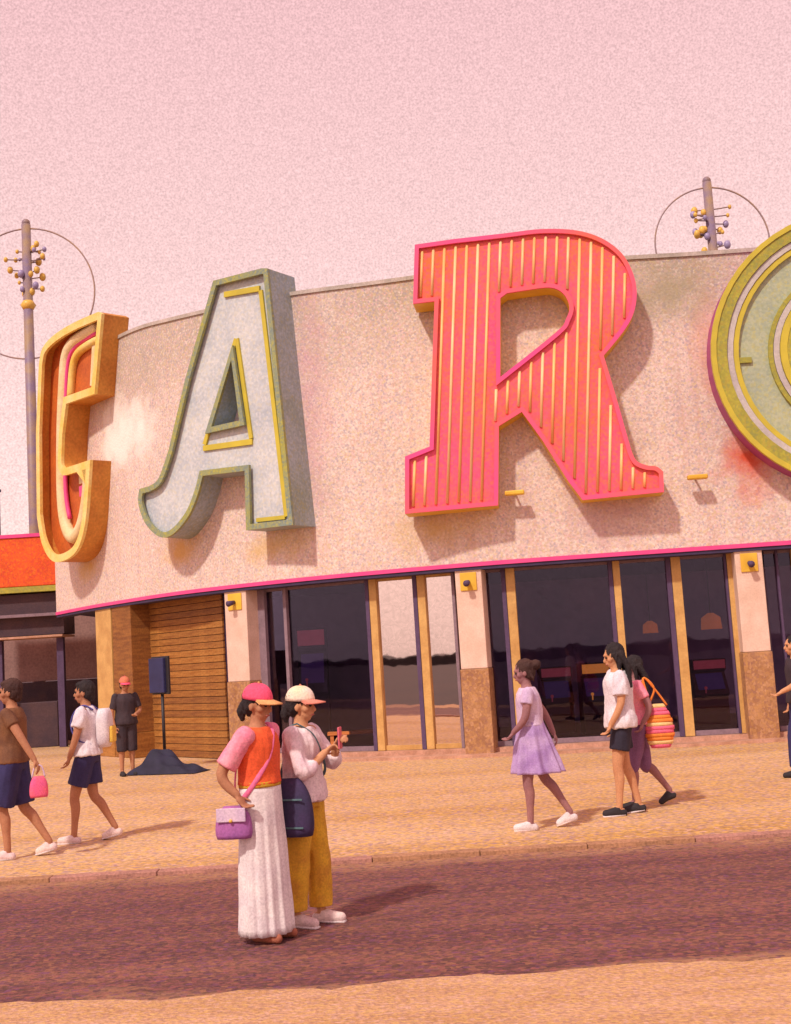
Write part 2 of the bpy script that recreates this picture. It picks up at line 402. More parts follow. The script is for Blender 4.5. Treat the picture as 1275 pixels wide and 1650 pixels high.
# outward normals (towards the viewer)
NRM = []
for i in range(len(PLAN)):
    t = (PLAN[min(i + 1, len(PLAN) - 1)] - PLAN[max(i - 1, 0)]).normalized()
    NRM.append(Vector((-t.y, t.x)))
if NRM[0].y > 0: NRM = [-n for n in NRM]


def offset_plan(d): return [p + n * d for p, n in zip(PLAN, NRM)]


def hit(x, y, d=0.0):
    """point where the sight line through a picture point meets the facade line moved out by d; also the normal there."""
    r_ = ray(x, y); best = None; P = offset_plan(d)
    for i in range(len(P) - 1):
        a, b = P[i], P[i + 1]; e = b - a
        den = r_.x * -e.y + r_.y * e.x
        if abs(den) < 1e-9: continue
        t = (a.x * -e.y + a.y * e.x) / den
        pt = Vector((r_.x * t, r_.y * t)); s = (pt - a).dot(e) / e.dot(e)
        if -0.02 <= s <= 1.02 and t > 0 and (best is None or t < best[0]):
            n = (NRM[i] * (1 - s) + NRM[i + 1] * s).normalized()
            best = (t, Vector((pt.x, pt.y, EYE.z + r_.z * t)), n, i + s)
    if best is None:
        i = len(P) - 2
        return Vector((P[-1].x, P[-1].y, 3)), NRM[-1], i
    return best[1], best[2], best[3]


ZB = 3.10
tops = []
for q in [(216, 533), (270, 520), (321, 507), (472, 476), (600, 461), (1039, 417), (1156, 411), (1260, 403)]:
    p, n, s = hit(*q); tops.append((s, p.z))
tops.sort()


def ztop(s):
    if s <= tops[0][0]: return tops[0][1]
    for (a, za), (b, zb) in zip(tops, tops[1:]):
        if s <= b: return za + (zb - za) * (s - a) / (b - a)
    return tops[-1][1]


ZT = [ztop(i) for i in range(len(PLAN))]
for _ in range(6): ZT = [ZT[0]] + [(ZT[i - 1] + ZT[i] * 2 + ZT[i + 1]) / 4 for i in range(1, len(ZT) - 1)] + [ZT[-1]]

arcade = empty('arcade_building', (0, 21, 0), label='long pale amusement arcade with curved fascia carrying giant letters over dark glass doors', cat='building')
OFF = Vector((0, -21, 0))


def strip_wall(name, d0, d1, z0f, z1f, m, i0=0, i1=None, parent=arcade):
    """a curved solid between plan offsets d0 (outer) and d1 (inner) and heights z0f(i), z1f(i)."""
    i1 = len(PLAN) - 1 if i1 is None else i1
    A, B = offset_plan(d0), offset_plan(d1); bm = bmesh.new(); prev = None
    for i in range(i0, i1 + 1):
        za, zb = z0f(i), z1f(i)
        cur = [bm.verts.new((A[i].x, A[i].y - 21, za)), bm.verts.new((A[i].x, A[i].y - 21, zb)), bm.verts.new((B[i].x, B[i].y - 21, zb)), bm.verts.new((B[i].x, B[i].y - 21, za))]
        if prev:
            for k in range(4): bm.faces.new((prev[k], cur[k], cur[(k + 1) % 4], prev[(k + 1) % 4]))
        else: bm.faces.new(cur)
        prev = cur
    bm.faces.new(prev[::-1])
    return obj(name, bm, m, parent)


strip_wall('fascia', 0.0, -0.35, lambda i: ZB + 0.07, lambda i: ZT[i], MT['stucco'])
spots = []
for q, r_, st_, c_, k_ in (((198, 698), 0.62, 0.95, (0.86, 0.83, 0.77), 1.0), ((185, 715), 0.55, 0.9, (0.86, 0.83, 0.77), 1.0), ((225, 690), 0.55, 0.9, (0.86, 0.83, 0.77), 1.0), ((1200, 735), 0.36, 1.5, (0.62, 0.10, 0.05), 1.0), ((1150, 560), 0.30, 3.0, (0.66, 0.28, 0.16), 0.6), ((290, 885), 0.50, 0.5, (0.66, 0.36, 0.08), 0.8), ((700, 850), 0.75, 0.45, (0.56, 0.36, 0.12), 0.7),  # the near-white ones make a pale patch between C and A
                           ((990, 830), 0.60, 0.6, (0.46, 0.26, 0.30), 0.6), ((440, 880), 0.6, 0.4, (0.62, 0.40, 0.12), 0.7), ((140, 915), 0.5, 0.5, (0.62, 0.40, 0.12), 0.8), ((500, 640), 0.35, 4.5, (0.62, 0.26, 0.36), 0.35), ((1085, 470), 0.9, 0.5, (0.34, 0.30, 0.18), 0.7)):  # the pink blot right of the A paints in its cast shadow
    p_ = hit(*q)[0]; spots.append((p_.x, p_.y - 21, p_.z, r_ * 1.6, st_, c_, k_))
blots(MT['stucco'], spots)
strip_wall('fascia_trim', 0.02, -0.36, lambda i: ZB, lambda i: ZB + 0.067, MT['pink'])
strip_wall('shade_strip', 0.0, -0.34, lambda i: ZB - 0.055, lambda i: ZB - 0.003, MT['soffit'])  # dark band painted in for the shadow under the fascia
strip_wall('coping', 0.03, -0.40, lambda i: ZT[i] + 0.002, lambda i: ZT[i] + 0.07, MT['coping'])


def slab(name, pts, z0, z1, m, parent=arcade):
    bm = bmesh.new()
    lo = [bm.verts.new((p[0], p[1] - 21, z0)) for p in pts]; hi = [bm.verts.new((p[0], p[1] - 21, z1)) for p in pts]
    for t in tessellate_polygon([[Vector((p[0], p[1], 0)) for p in pts]]):
        bm.faces.new([lo[k] for k in t]); bm.faces.new([hi[k] for k in t])
    n_ = len(pts)
    for i in range(n_): bm.faces.new((lo[i], lo[(i + 1) % n_], hi[(i + 1) % n_], hi[i]))
    return obj(name, bm, m, parent)


inn = offset_plan(-0.37)
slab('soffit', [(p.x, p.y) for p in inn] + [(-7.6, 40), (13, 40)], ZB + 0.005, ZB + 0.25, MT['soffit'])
slab('roof', [(p.x, p.y) for p in offset_plan(-0.45)] + [(-7.6, 40), (13, 40)], 6.3, 6.45, MT['roof'])
box('back_wall', (2.7, 19.05, 3.2), (20.6, 0.1, 6.4), MT['stucco'], arcade)
box('side_wall', (-7.66, 13.3, 4.7), (0.12, 11.3, 3.1), MT['stucco'], arcade)
# columns
col0 = None


def column(px0, px1, ymid, depth=0.45, dado=1.42, lamp=True, pale='col_pale', low='col_brown', yl=None):
    a, n, s = hit(px0, ymid, -0.03); b, n2, s2 = hit(px1, ymid, -0.03)
    c = (a + b) / 2; n = (n + n2).normalized(); wd = Vector((b.x - a.x, b.y - a.y)).length
    rz = math.atan2(n.x, -n.y); c2 = Vector((c.x - n.x * depth / 2, c.y - n.y * depth / 2 - 21, 0))
    o = box('column', c2 + Vector((0, 0, (dado + ZB) / 2)), (wd, depth, ZB - dado - 0.004), MT[pale], arcade, rz, 0.012)
    box('column_cladding', c2 + Vector((0, 0, dado / 2)), (wd + 0.03, depth + 0.03, dado - 0.004), MT[low], arcade, rz, 0.01)
    if lamp:
        f = Vector((c.x, c.y - 21, 0)); nn = Vector((n.x, n.y, 0))
        box('lamp_plate', f + nn * 0.012 + Vector((0, 0, 2.86)), (wd * 0.62, 0.02, 0.30), MT['yellow'], o, rz, 0.006).location = (0, 0, 0)
        bm = bmesh.new(); q = f + nn * 0.03 + Vector((0, 0, 2.85))
        a_tube(bm, [q, q + nn * 0.16 + Vector((0, 0, -0.03))], [0.035, 0.055], 14)
        obj('column_lamp', bm, MT['darkframe'], o, True)
    return c, n


column(366, 401, 1060)
column(742, 785, 1060)
column(1199, 1244, 1060)
column(1640, 1690, 1060)
column(157, 182, 1100, depth=0.55, dado=0.5, lamp=False, pale='ochre', low='plank3')  # sunlit face of the corner pillar, its brightness put into the ochre
column(184, 214, 1100, depth=0.5, dado=0.5, lamp=False, pale='plank2', low='plank1')  # other face of the same pillar, away from the sun, painted darker brown

# glazing
GD = -0.38


def mullion(px0, px1, m, y=1060, z0=0.12, z1=ZB - 0.02, dep=0.10, d=GD, name='mullion'):
    a, n, s = hit(px0, y, d); b, n2, s2 = hit(px1, y, d)
    c = (a + b) / 2; wd = Vector((b.x - a.x, b.y - a.y)).length
    return box(name, (c.x, c.y - 21, (z0 + z1) / 2), (wd, dep, z1 - z0), MT[m], arcade, math.atan2(n.x, -n.y), 0.006)


def pane(px0, px1, m, y=1060, z0=0.2, z1=ZB - 0.10, d=GD - 0.03):
    a, n, s = hit(px0, y, d); b, n2, s2 = hit(px1, y, d)
    c = (a + b) / 2; e = Vector((b.x - a.x, b.y - a.y)); rz = math.atan2(e.y, e.x)
    o = box('pane', (c.x, c.y - 21, (z0 + z1) / 2), (e.length, 0.012, z1 - z0), MT[m], arcade, rz)
    # rails that hold the pane top and bottom
    for zz, hh in ((z0 - 0.04, 0.08), (z1 + 0.045, 0.085)):
        box('rail', (c.x, c.y - 21, zz), (e.length - 0.004, 0.07, hh), MT['ochre' if m == 'glass_mirror' else 'greyframe'], arcade, rz)
    return o


mullion(402, 409, 'greyframe'); mullion(421, 433, 'greyframe'); mullion(463, 468, 'greyframe')
mullion(596, 602, 'darkframe'); mullion(602.5, 614, 'ochre'); mullion(673, 680, 'darkframe'); mullion(680.5, 693, 'ochre'); mullion(736, 741, 'greyframe')
pane(433, 463, 'glass_dark'); pane(468, 596, 'glass_dark'); pane(614, 673, 'glass_mirror'); pane(693, 736, 'glass_mirror')
mullion(786, 791, 'greyframe'); mullion(817, 824, 'darkframe'); mullion(824.5, 839, 'ochre'); pane(791, 817, 'glass_dark')
pane(839, 991, 'glass_dark')
mullion(991, 998, 'darkframe'); mullion(998.5, 1010, 'ochre'); pane(1010, 1085, 'glass_dark')
mullion(1085, 1093, 'darkframe'); mullion(1093.5, 1109, 'ochre'); pane(1109, 1180, 'glass_dark')
mullion(1180, 1184, 'darkframe'); mullion(1184.5, 1197, 'ochre')
pane(1246, 1290, 'glass_dark'); mullion(1264, 1268, 'darkframe'); mullion(1290, 1303, 'ochre'); pane(1303, 1440, 'glass_dark'); mullion(1440, 1454, 'ochre')
# sill, plinth under the glazing
iA = int(hit(1640, 1060)[2]); iB = int(hit(402, 1060)[2]) + 1
strip_wall('sill', GD + 0.18, GD - 0.2, lambda i: -0.02, lambda i: 0.115, MT['sill'], 0, iB)
strip_wall('door_step', 0.22, GD + 0.16, lambda i: -0.02, lambda i: 0.045, MT['sill'], 0, iB)
# dark room behind the glass
box('interior_wall', (3.6, 5.2, 1.5), (19, 0.1, 3.15), MT['interior'], arcade)
box('interior_partition', (-3.1, 3.6, 1.5), (0.1, 3.2, 3.15), MT['interior'], arcade)
slab('interior_floor', [(p.x, p.y) for p in offset_plan(-0.62)[:iB]] + [(-3.0, 26), (13, 26)], 0.0, 0.10, MT['intfloor'])
# plank clad bay left of the first column
pa, pn, _ = hit(214, 1100, -0.42); pb, _, _ = hit(364, 1100, -0.42)
pe = Vector((pb.x - pa.x, pb.y - pa.y)); prz = math.atan2(pe.y, pe.x); pc = Vector(((pa.x + pb.x) / 2, (pa.y + pb.y) / 2 - 21, 0))
pn2 = Vector((math.sin(prz), -math.cos(prz), 0))
bw_ = box('plank_backing', pc - pn2 * 0.06 + Vector((0, 0, 1.54)), (pe.length, 0.05, 3.08), MT['darkframe'], arcade, prz)
plm = []
for k in ('plank1', 'plank2', 'plank3'):
    b_ = bmesh.new(); a_box(b_, (0, 0, 0), (pe.length, 0.045, 0.118), 0, 0.006); me = bpy.data.meshes.new('plank'); b_.to_mesh(me); b_.free(); me.materials.append(MT[k]); plm.append(me)
for i in range(24):
    o = mesh_obj('plank', plm[random.choice((0, 0, 1, 2))], None, arcade)
    o.location = pc + pn2 * random.uniform(-0.006, 0.008) + Vector((0, 0, 0.07 + i * 0.128)); o.rotation_euler = (0, 0, prz)
# small yellow floodlight heads fixed to the fascia
for q in ((831, 797), (1120, 772)):
    p, n, s = hit(*q, 0.0); nn = Vector((n.x, n.y, 0)); b0 = Vector((p.x, p.y - 21, p.z))
    bm = bmesh.new(); a_tube(bm, [b0 - nn * 0.02, b0 + nn * 0.22], 0.018, 8)
    hd = obj('floodlight_arm', bm, MT['darkframe'], arcade, True)
    bm = bmesh.new(); a_box(bm, b0 + nn * 0.25, (0.32, 0.14, 0.075), math.atan2(n.x, -n.y), 0.02)
    obj('floodlight_head', bm, MT['yellow'], hd)


# ------------------------------------------------------------------ the giant letters
def sm(pts, n=5):
    """pts are (x, y) for a corner or (x, y, 1) for a point on a smooth run."""
    out_ = []; N_ = len(pts)
    for i in range(N_):
        a, b = pts[i], pts[(i + 1) % N_]
        out_.append(Vector(a[:2]))
        if len(a) == 3 or len(b) == 3:
            p0 = pts[i - 1] if len(a) == 3 else a; p3 = pts[(i + 2) % N_] if len(b) == 3 else b
            p0, p1, p2, p3 = Vector(p0[:2]), Vector(a[:2]), Vector(b[:2]), Vector(p3[:2])
            for k in range(1, n):
                t = k / n
                out_.append(0.5 * ((2 * p1) + (p2 - p0) * t + (2 * p0 - 5 * p1 + 4 * p2 - p3) * t * t + (3 * p1 - p0 - 3 * p2 + p3) * t ** 3))
    return out_


def area(P): return 0.5 * sum(P[i - 1].x * P[i].y - P[i].x * P[i - 1].y for i in range(len(P)))


def inset(P, d):
    """move a counter-clockwise outline inwards by d (outwards when negative)."""
    out_ = []; n_ = len(P)
    for i in range(n_):
        a, b, c = P[i - 1], P[i], P[(i + 1) % n_]
        e1, e2 = (b - a).normalized(), (c - b).normalized()
        n1, n2 = Vector((-e1.y, e1.x)), Vector((-e2.y, e2.x)); nb = n1 + n2
        if nb.length < 1e-6: nb = n1.copy()
        nb.normalize(); k = min(1.0 / max(nb.dot(n1), 0.35), 2.6)
        out_.append(b + nb * d * k)
    return out_


class Letter:
    def __init__(s, char, cpx, standoff, label, pxs, yaw_add=0.0):
        p, n, _ = hit(*cpx, standoff)
        a = math.atan2(n.x, -n.y) + yaw_add
        s.n = Vector((math.sin(a), -math.cos(a), 0)); s.u = Vector((math.cos(a), math.sin(a), 0)); s.p = p; s.a = a
        pts = [s.uv(*q) for q in pxs]
        zmin = min(q.y for q in pts)
        s.o = Vector((p.x, p.y, zmin))
        s.root = empty('sign_letter', s.o, a, label=label, cat='sign letter')
        s.z0 = zmin

    def uv(s, x, y):
        d = ray(x, y); t = (s.p - EYE).dot(s.n) / d.dot(s.n); P = EYE + d * t
        return Vector(((P - s.p).dot(s.u), P.z))

    def poly(s, pxs, n=5):
        P = [s.uv(q.x, q.y) for q in sm(pxs, n)]
        P = [Vector((q.x, q.y - s.z0)) for q in P]
        return P if area(P) > 0 else P[::-1]

    def solid(s, name, outer, holes, y0, y1, m, parent=None, kind=None):
        """flat solid with holes; local y runs away from the viewer, y0 front, y1 back."""
        bm = bmesh.new(); loops = [outer] + [list(reversed(h)) for h in holes]
        F, Bk = [], []
        for lp in loops:
            F += [bm.verts.new((q.x, y0, q.y)) for q in lp]; Bk += [bm.verts.new((q.x, y1, q.y)) for q in lp]
        for t in tessellate_polygon([[Vector((q.x, q.y, 0)) for q in lp] for lp in loops]):
            try:
                bm.faces.new([F[k] for k in t]); bm.faces.new([Bk[k] for k in t[::-1]])
            except ValueError: pass
        b = 0
        for lp in loops:
            k = len(lp)
            for i in range(k):
                try: bm.faces.new((F[b + i], F[b + (i + 1) % k], Bk[b + (i + 1) % k], Bk[b + i]))
                except ValueError: pass
            b += k
        o = obj(name, bm, m, parent or s.root)
        return o


# --- R: hot pink, striped with tubes
R_out = [(668.8, 395), (732, 386), (812, 377, 1), (872, 370, 1), (928, 372, 1), (970, 385, 1), (1002, 409, 1), (1020, 441, 1), (1026, 473, 1), (1021, 505, 1), (1005, 534, 1), (973, 573.5),
         (992, 637), (1007, 690), (1018, 728), (1026, 743, 1), (1042, 750, 1), (1058, 752, 1), (1068.5, 760), (1070, 793), (939, 806), (917, 777), (875, 711), (841, 664), (804, 687), (803, 814.5), (653, 828), (653, 736), (692.5, 720), (700.5, 486), (666, 490)]
R_hole = [(806.5, 481), (817, 473), (850, 468), (886, 464, 1), (907, 473, 1), (917.6, 494, 1), (912, 515, 1), (896, 536, 1), (806.5, 608)]
lr = Letter('R', (850, 600), 0.42, 'hot pink letter R with yellow vertical light strips', [q[:2] for q in R_out])
P, H = lr.poly(R_out), lr.poly(R_hole)
Pi, Hi = inset(P, 0.07), inset(H, -0.07)
lr.solid('letter_side', P, [inset(P, 0.03)], 0.02, 0.55, MT['yellow'])
lr.solid('letter_side', inset(H, -0.03), [H], 0.02, 0.55, MT['yellow'])
lr.solid('rim', P, [Pi], -0.03, 0.018, MT['rrim']); lr.solid('rim', Hi, [H], -0.03, 0.018, MT['rrim'])
lr.solid('letter_face', inset(P, 0.032), [inset(H, -0.032)], 0.035, 0.08, MT['rpink'])
ua, ub = lr.uv(700.5, 486), lr.uv(692.5, 719); slant = (ua.x - ub.x) / (ua.y - ub.y)


def spans(loops, u0):
    """heights where the slanted line u = u0 + slant * z crosses the loops."""
    zs = []
    for lp in loops:
        for i in range(len(lp)):
            a, b = lp[i - 1], lp[i]; fa, fb = a.x - slant * a.y - u0, b.x - slant * b.y - u0
            if (fa > 0) != (fb > 0): zs.append(a.y + (b.y - a.y) * fa / (fa - fb))
    zs.sort(); return list(zip(zs[::2], zs[1::2]))


sh = [q.x - slant * q.y for q in P]; u0 = min(sh) + 0.16; stripm = [MT['strip'], mat('warm_tube_pale', (0.90, 0.64, 0.34), (0.88, 0.50, 0.22), 2, 0.4)]
k = 0
while u0 < max(sh) - 0.08:
    for za, zb in spans([inset(P, 0.11), inset(H, -0.11)], u0):
        if zb - za < 0.12: continue
        a, b = Vector((u0 + slant * za, 0.033, za)), Vector((u0 + slant * zb, 0.033, zb))
        bm = bmesh.new(); a_tube(bm, [a, b], 0.025, 8, flat=1.0); obj('light_strip', bm, stripm[k % 2], lr.root, True)
    u0 += 0.187; k += 1

# --- A: white face, olive rim and outline
A_out = [(346, 453), (424, 433), (433, 433), (474.5, 846), (399, 854.6), (396.6, 759), (329, 767), (321, 797, 1), (306, 832, 1), (281, 861, 1), (259, 865, 1), (237, 844, 1), (225.5, 812, 1), (227, 788), (242, 784), (258, 771, 1), (274, 726), (301, 611)]
A_hole = [(375, 580), (388, 678), (343, 688)]
la = Letter('A', (360, 650), 0.50, 'pale grey white letter A with olive outline and curled foot', [q[:2] for q in A_out])
P, H = la.poly(A_out), la.poly(A_hole)
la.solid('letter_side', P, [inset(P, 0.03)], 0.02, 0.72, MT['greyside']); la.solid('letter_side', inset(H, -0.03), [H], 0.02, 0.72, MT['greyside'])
arim = chips(mat('olive_blue_rim', (0.33, 0.34, 0.08), (0.20, 0.27, 0.25), 1.1, 0.5), 26, 0.5, [(0.50, 0.46, 0.05), (0.16, 0.22, 0.24), (0.36, 0.38, 0.12)])
la.solid('rim', P, [inset(P, 0.10)], -0.04, 0.018, arim); la.solid('rim', inset(H, -0.10), [H], -0.04, 0.018, arim)
la.solid('letter_face', inset(P, 0.032), [inset(H, -0.032)], 0.07, 0.11, MT['white'])
def line_tube(L_, pxs, r_, m, y, closed=False):
    pts = [L_.uv(*q) for q in pxs]; pts = [Vector((q.x, y, q.y - L_.z0)) for q in pts]
    if not closed: pts = catmull(pts, 4) if len(pts) > 4 else pts
    bm = bmesh.new(); a_tube(bm, pts, r_, 8, closed); return obj('outline_tube', bm, m, L_.root, True)


def bar_line(L_, a, b, wd, m, y0, y1):
    a, b = L_.uv(*a), L_.uv(*b); a = Vector((a.x, a.y - L_.z0)); b = Vector((b.x, b.y - L_.z0)); e = (b - a).normalized(); q = Vector((-e.y, e.x)) * wd / 2
    Pq = [a - q, b - q, b + q, a + q]
    return L_.solid('outline_bar', Pq if area(Pq) > 0 else Pq[::-1], [], y0, y1, m)


bar_line(la, (359, 474), (416, 464), 0.10, MT['oline'], 0.03, 0.068)
bar_line(la, (417.5, 467), (459, 832), 0.085, MT['oline'], 0.032, 0.068)
bar_line(la, (411, 838), (457, 833), 0.07, MT['oline'], 0.03, 0.068)
bar_line(la, (378, 545), (327, 716), 0.08, MT['oline'], 0.03, 0.068)
bar_line(la, (379, 545), (402, 706), 0.08, MT['oline'], 0.032, 0.068)
bar_line(la, (325, 722), (404, 711), 0.10, MT['oline'], 0.034, 0.068)

# --- C: yellow channel letter on the curve
C_out = [(66, 588), (72, 561, 1), (92, 539, 1), (125, 519, 1), (162, 503), (167.5, 506), (156, 635), (110, 651), (104, 700), (102.5, 742, 1), (105, 752, 1), (112, 753, 1), (149, 741), (146.5, 780), (141, 842, 1), (130, 882, 1), (112, 901, 1), (88, 904, 1), (71, 876, 1), (63, 832), (61.5, 700)]
lc = Letter('C', (112, 700), 0.52, 'yellow and orange letter C turned away round the curved corner', [q[:2] for q in C_out], yaw_add=R(6))
P = lc.poly(C_out)
lc.solid('letter_side', P, [inset(P, 0.03)], 0.02, 0.58, MT['cside'])
lc.solid('rim', P, [inset(P, 0.16)], -0.05, 0.018, MT['cyellow'])
lc.solid('letter_face', inset(P, 0.032), [], 0.24, 0.28, MT['cback'])
line_tube(lc, [(147, 522), (128, 535), (107, 551), (95, 574), (91, 620), (88, 700), (88.5, 800), (95, 848), (107, 866), (120, 846), (128, 805), (131, 765)], 0.15, MT['ccream'], 0.20)
line_tube(lc, [(145, 534), (126, 545), (110, 558), (99.5, 580), (95.5, 625), (94, 700), (94.5, 790), (101, 835)], 0.05, MT['pink'], 0.17)
bar_line(lc, (118, 792), (136, 785), 0.22, MT['pink'], 0.14, 0.238)
bar_line(lc, (118, 768), (137, 762), 0.30, MT['ccream'], 0.13, 0.238)
line_tube(lc, [(147, 545), (130, 554), (113, 568), (105, 590), (101, 640)], 0.09, MT['cyellow'], 0.19)
bar_line(lc, (144, 545), (140, 620), 0.34, MT['ccream'], 0.16, 0.238)

# --- O: sage disc with rings
O_c, O_a, O_b = (1386, 560), 241, 224


def ell(k, tilt=R(-4)):
    r_ = []
    for i in range(56):
        t = 2 * math.pi * i / 56; x, y = O_a * k * math.cos(t), O_b * k * math.sin(t)
        r_.append((O_c[0] + x * math.cos(tilt) - y * math.sin(tilt), O_c[1] + x * math.sin(tilt) + y * math.cos(tilt)))
    return r_


lo_ = Letter('O', (1260, 560), 0.40, 'round sage green letter O with concentric olive and silver rings', ell(1.0))
E_ = lambda k: lo_.poly(ell(k))
lo_.solid('letter_side', E_(1.0), [E_(0.985)], 0.02, 0.52, MT['plum'])
lo_.solid('rim', E_(1.0), [E_(0.965)], -0.06, 0.018, MT['oline'])
lo_.solid('rim', E_(0.964), [E_(0.893)], -0.04, 0.018, MT['olive'])
lo_.solid('ring', E_(0.89), [E_(0.85)], -0.015, 0.06, MT['silver'])
lo_.solid('ring', E_(0.847), [E_(0.812)], 0.0, 0.06, MT['oline'])
lo_.solid('letter_face', E_(0.98), [E_(0.36)], 0.062, 0.11, MT['sage'])
lo_.solid('ring', E_(0.612), [E_(0.582)], 0.0, 0.06, MT['olive'])
lo_.solid('ring', E_(0.579), [E_(0.54)], -0.015, 0.06, MT['silver'])
lo_.solid('rim', E_(0.537), [E_(0.49)], -0.05, 0.058, MT['oline'])
lo_.solid('rim', E_(0.488), [E_(0.36)], -0.04, 0.058, MT['olive'])
lo_.solid('letter_side', E_(0.375), [E_(0.36)], 0.112, 0.50, MT['plum'])
# fixing tab on the face of the O
bar_line(lo_, (1192, 580), (1212, 579), 0.09, MT['olive'], 0.02, 0.06)

# ------------------------------------------------------------------ lamp posts behind the building
def lamp_post(px_top, px_c, Y, rad_px, label, seed):
    top = at_y(*px_top, Y); c = at_y(*px_c, Y); rad = rad_px / FOC * Y * 0.99
    root = empty('lamp_post', (top.x, Y, 0), label=label, cat='lamp post', group='hooped lamp posts behind the arcade')
    tube('post', [(0, 0, 0), (0, 0, 4), (0, 0, top.z)], [0.19, 0.16, 0.13], MT['pole'], root, 12)
    bm = bmesh.new(); a_sphere(bm, (0, 0, top.z + 0.05), 0.12, 10); obj('finial', bm, MT['pole'], root, True)
    cz = c.z; pts = [(rad * math.sin(t), 0, cz + rad * math.cos(t)) for t in [2 * math.pi * k / 64 for k in range(64)]]
    bm = bmesh.new(); a_tube(bm, pts, 0.024, 6, closed=True); obj('hoop', bm, MT['hoop'], root, True)
    g = random.Random(seed); z = top.z - 0.75
    for k in range(26):
        zz = z - 1.35 * g.random(); side = g.choice((-1, 1)); ln = g.uniform(0.16, 0.55) * (1.15 - 0.6 * (z - zz) / 1.35); dy = g.uniform(-0.25, 0.25)
        e = Vector((side * ln, dy, zz + g.uniform(-0.05, 0.16)))
        bm = bmesh.new(); a_tube(bm, [(side * 0.08, 0, zz), e], 0.018, 6); arm = obj('lamp_arm', bm, MT['pole'], root)
        bm = bmesh.new(); a_sphere(bm, e, g.uniform(0.045, 0.10), 8, (1, 1, 1.25)); obj('lamp_bulb', bm, MT['gold' if g.random() < 0.5 else 'violet'], arm, True)
    bm = bmesh.new(); a_tube(bm, [(0, 0, z - 1.75), (0, 0, z - 1.6), (0, 0, z - 1.45)], [0.13, 0.22, 0.12], 10); obj('collar', bm, MT['gold'], root, True)
    return root


lamp_post((42, 362), (40, 473), 34, 112, 'tall hooped lamp post rising behind the yellow letter C', 5)
lamp_post((1139, 294), (1137, 392), 34, 96, 'hooped lamp post showing over the parapet beside the round letter O', 11)

# ------------------------------------------------------------------ neighbour canopy on the left and what lies beyond
nb = empty('kiosk_canopy', (-9.9, 30.2, 0), label='orange kiosk canopy on dark posts beside the curved end of the arcade', cat='kiosk')
KY = 30.2


def kz(y, x=40): return at_y(x, y, KY).z


box('orange_fascia', (0, 0.6, (kz(866) + kz(945)) / 2), (3.35, 1.2, kz(866) - kz(945)), MT['orange'], nb, 0, 0.02)
box('fascia_trim', (0, 0.58, kz(866) + 0.045), (3.40, 1.22, 0.085), MT['pink'], nb)
box('fascia_trim', (0, 0.58, kz(950)), (3.38, 1.22, kz(946) - kz(955)), MT['olive'], nb)
box('beam', (0, 0.66, (kz(957) + kz(1024)) / 2), (3.3, 1.0, kz(957) - kz(1024)), MT['darkbeam'], nb)
box('ledge', (0, 0.52, kz(992)), (3.32, 1.14, 0.07), MT['greyframe'], nb)
box('ledge', (0, 0.52, kz(1027)), (3.32, 1.14, 0.05), MT['sill'], nb)
for xx in (-1.55, 0.02, 1.52):
    box('post', (xx, 0.3, kz(1030) / 2), (0.17, 0.17, kz(1030)), MT['darkframe'], nb, 0, 0.01)
box('counter', (-0.2, 0.9, 0.55), (3.0, 0.5, 1.1), MT['darkbeam'], nb, 0, 0.02)
box('roller_shutter_box', (-0.75, 0.7, kz(1040)), (1.4, 0.35, 0.22), MT['olive'], nb, 0, 0.02)
# wall behind the gap
wl = empty('garden_wall', (-11.2, 33.4, 0), label='dusky pink wall with dark base behind the gap beside the arcade', cat='wall')
box('wall_panel', (0, 0, 2.75), (8.6, 0.2, 2.3), mat('dusky_pink', (0.34, 0.20, 0.18), (0.26, 0.15, 0.14), 1.2, speck=0.15, sscale=18), wl)
box('wall_base', (0, -0.02, 0.79), (8.7, 0.28, 1.58), MT['darkbeam'], wl, 0, 0.01)
# far tower just entering the frame on the left
tw = empty('tower_block', (-18.75, 54.5, 0), label='narrow mauve tower block cut by the left picture edge above the orange canopy', cat='building')
tz = at_y(3, 782, 54).z
box('wall', (0, 0, tz / 2), (1.6, 3, tz), MT['mauve'], tw); box('roof', (0, 0, tz + 0.06), (1.7, 3.1, 0.12), MT['darkframe'], tw)
for k in range(5):
    f = box('window', (0.05, -1.52, 3 + k * 1.9), (0.7, 0.06, 1.0), MT['silver'], tw); box('glass_pane', (0.05, -1.56, 3 + k * 1.9), (0.58, 0.02, 0.86), MT['board'], f)

# ------------------------------------------------------------------ things by the plank wall and behind the glass
q = on_z(264, 1240); ns_ = empty('notice_stand', q, prz + R(8), label='dark blue board on a thin post standing in front of the plank wall', cat='notice stand')
hz = lambda y: at_y(264, y, q.y).z
bz0, bz1 = hz(1116), hz(1060)
box('board', (-0.03, -0.03, (bz0 + bz1) / 2), (0.40, 0.07, bz1 - bz0), MT['board'], ns_, 0, 0.012)
box('board_frame', (0.0, 0.02, (bz0 + bz1) / 2), (0.47, 0.05, bz1 - bz0 + 0.06), MT['black'], ns_, 0, 0.012)
tube('post', [(0.02, 0.02, 0.04), (0.02, 0.02, bz0)], 0.028, MT['black'], ns_, 10)
bm = bmesh.new(); a_tube(bm, [(0.02, 0.02, 0), (0.02, 0.02, 0.035), (0.02, 0.02, 0.05)], [0.24, 0.24, 0.06], 20); obj('base', bm, MT['black'], ns_)
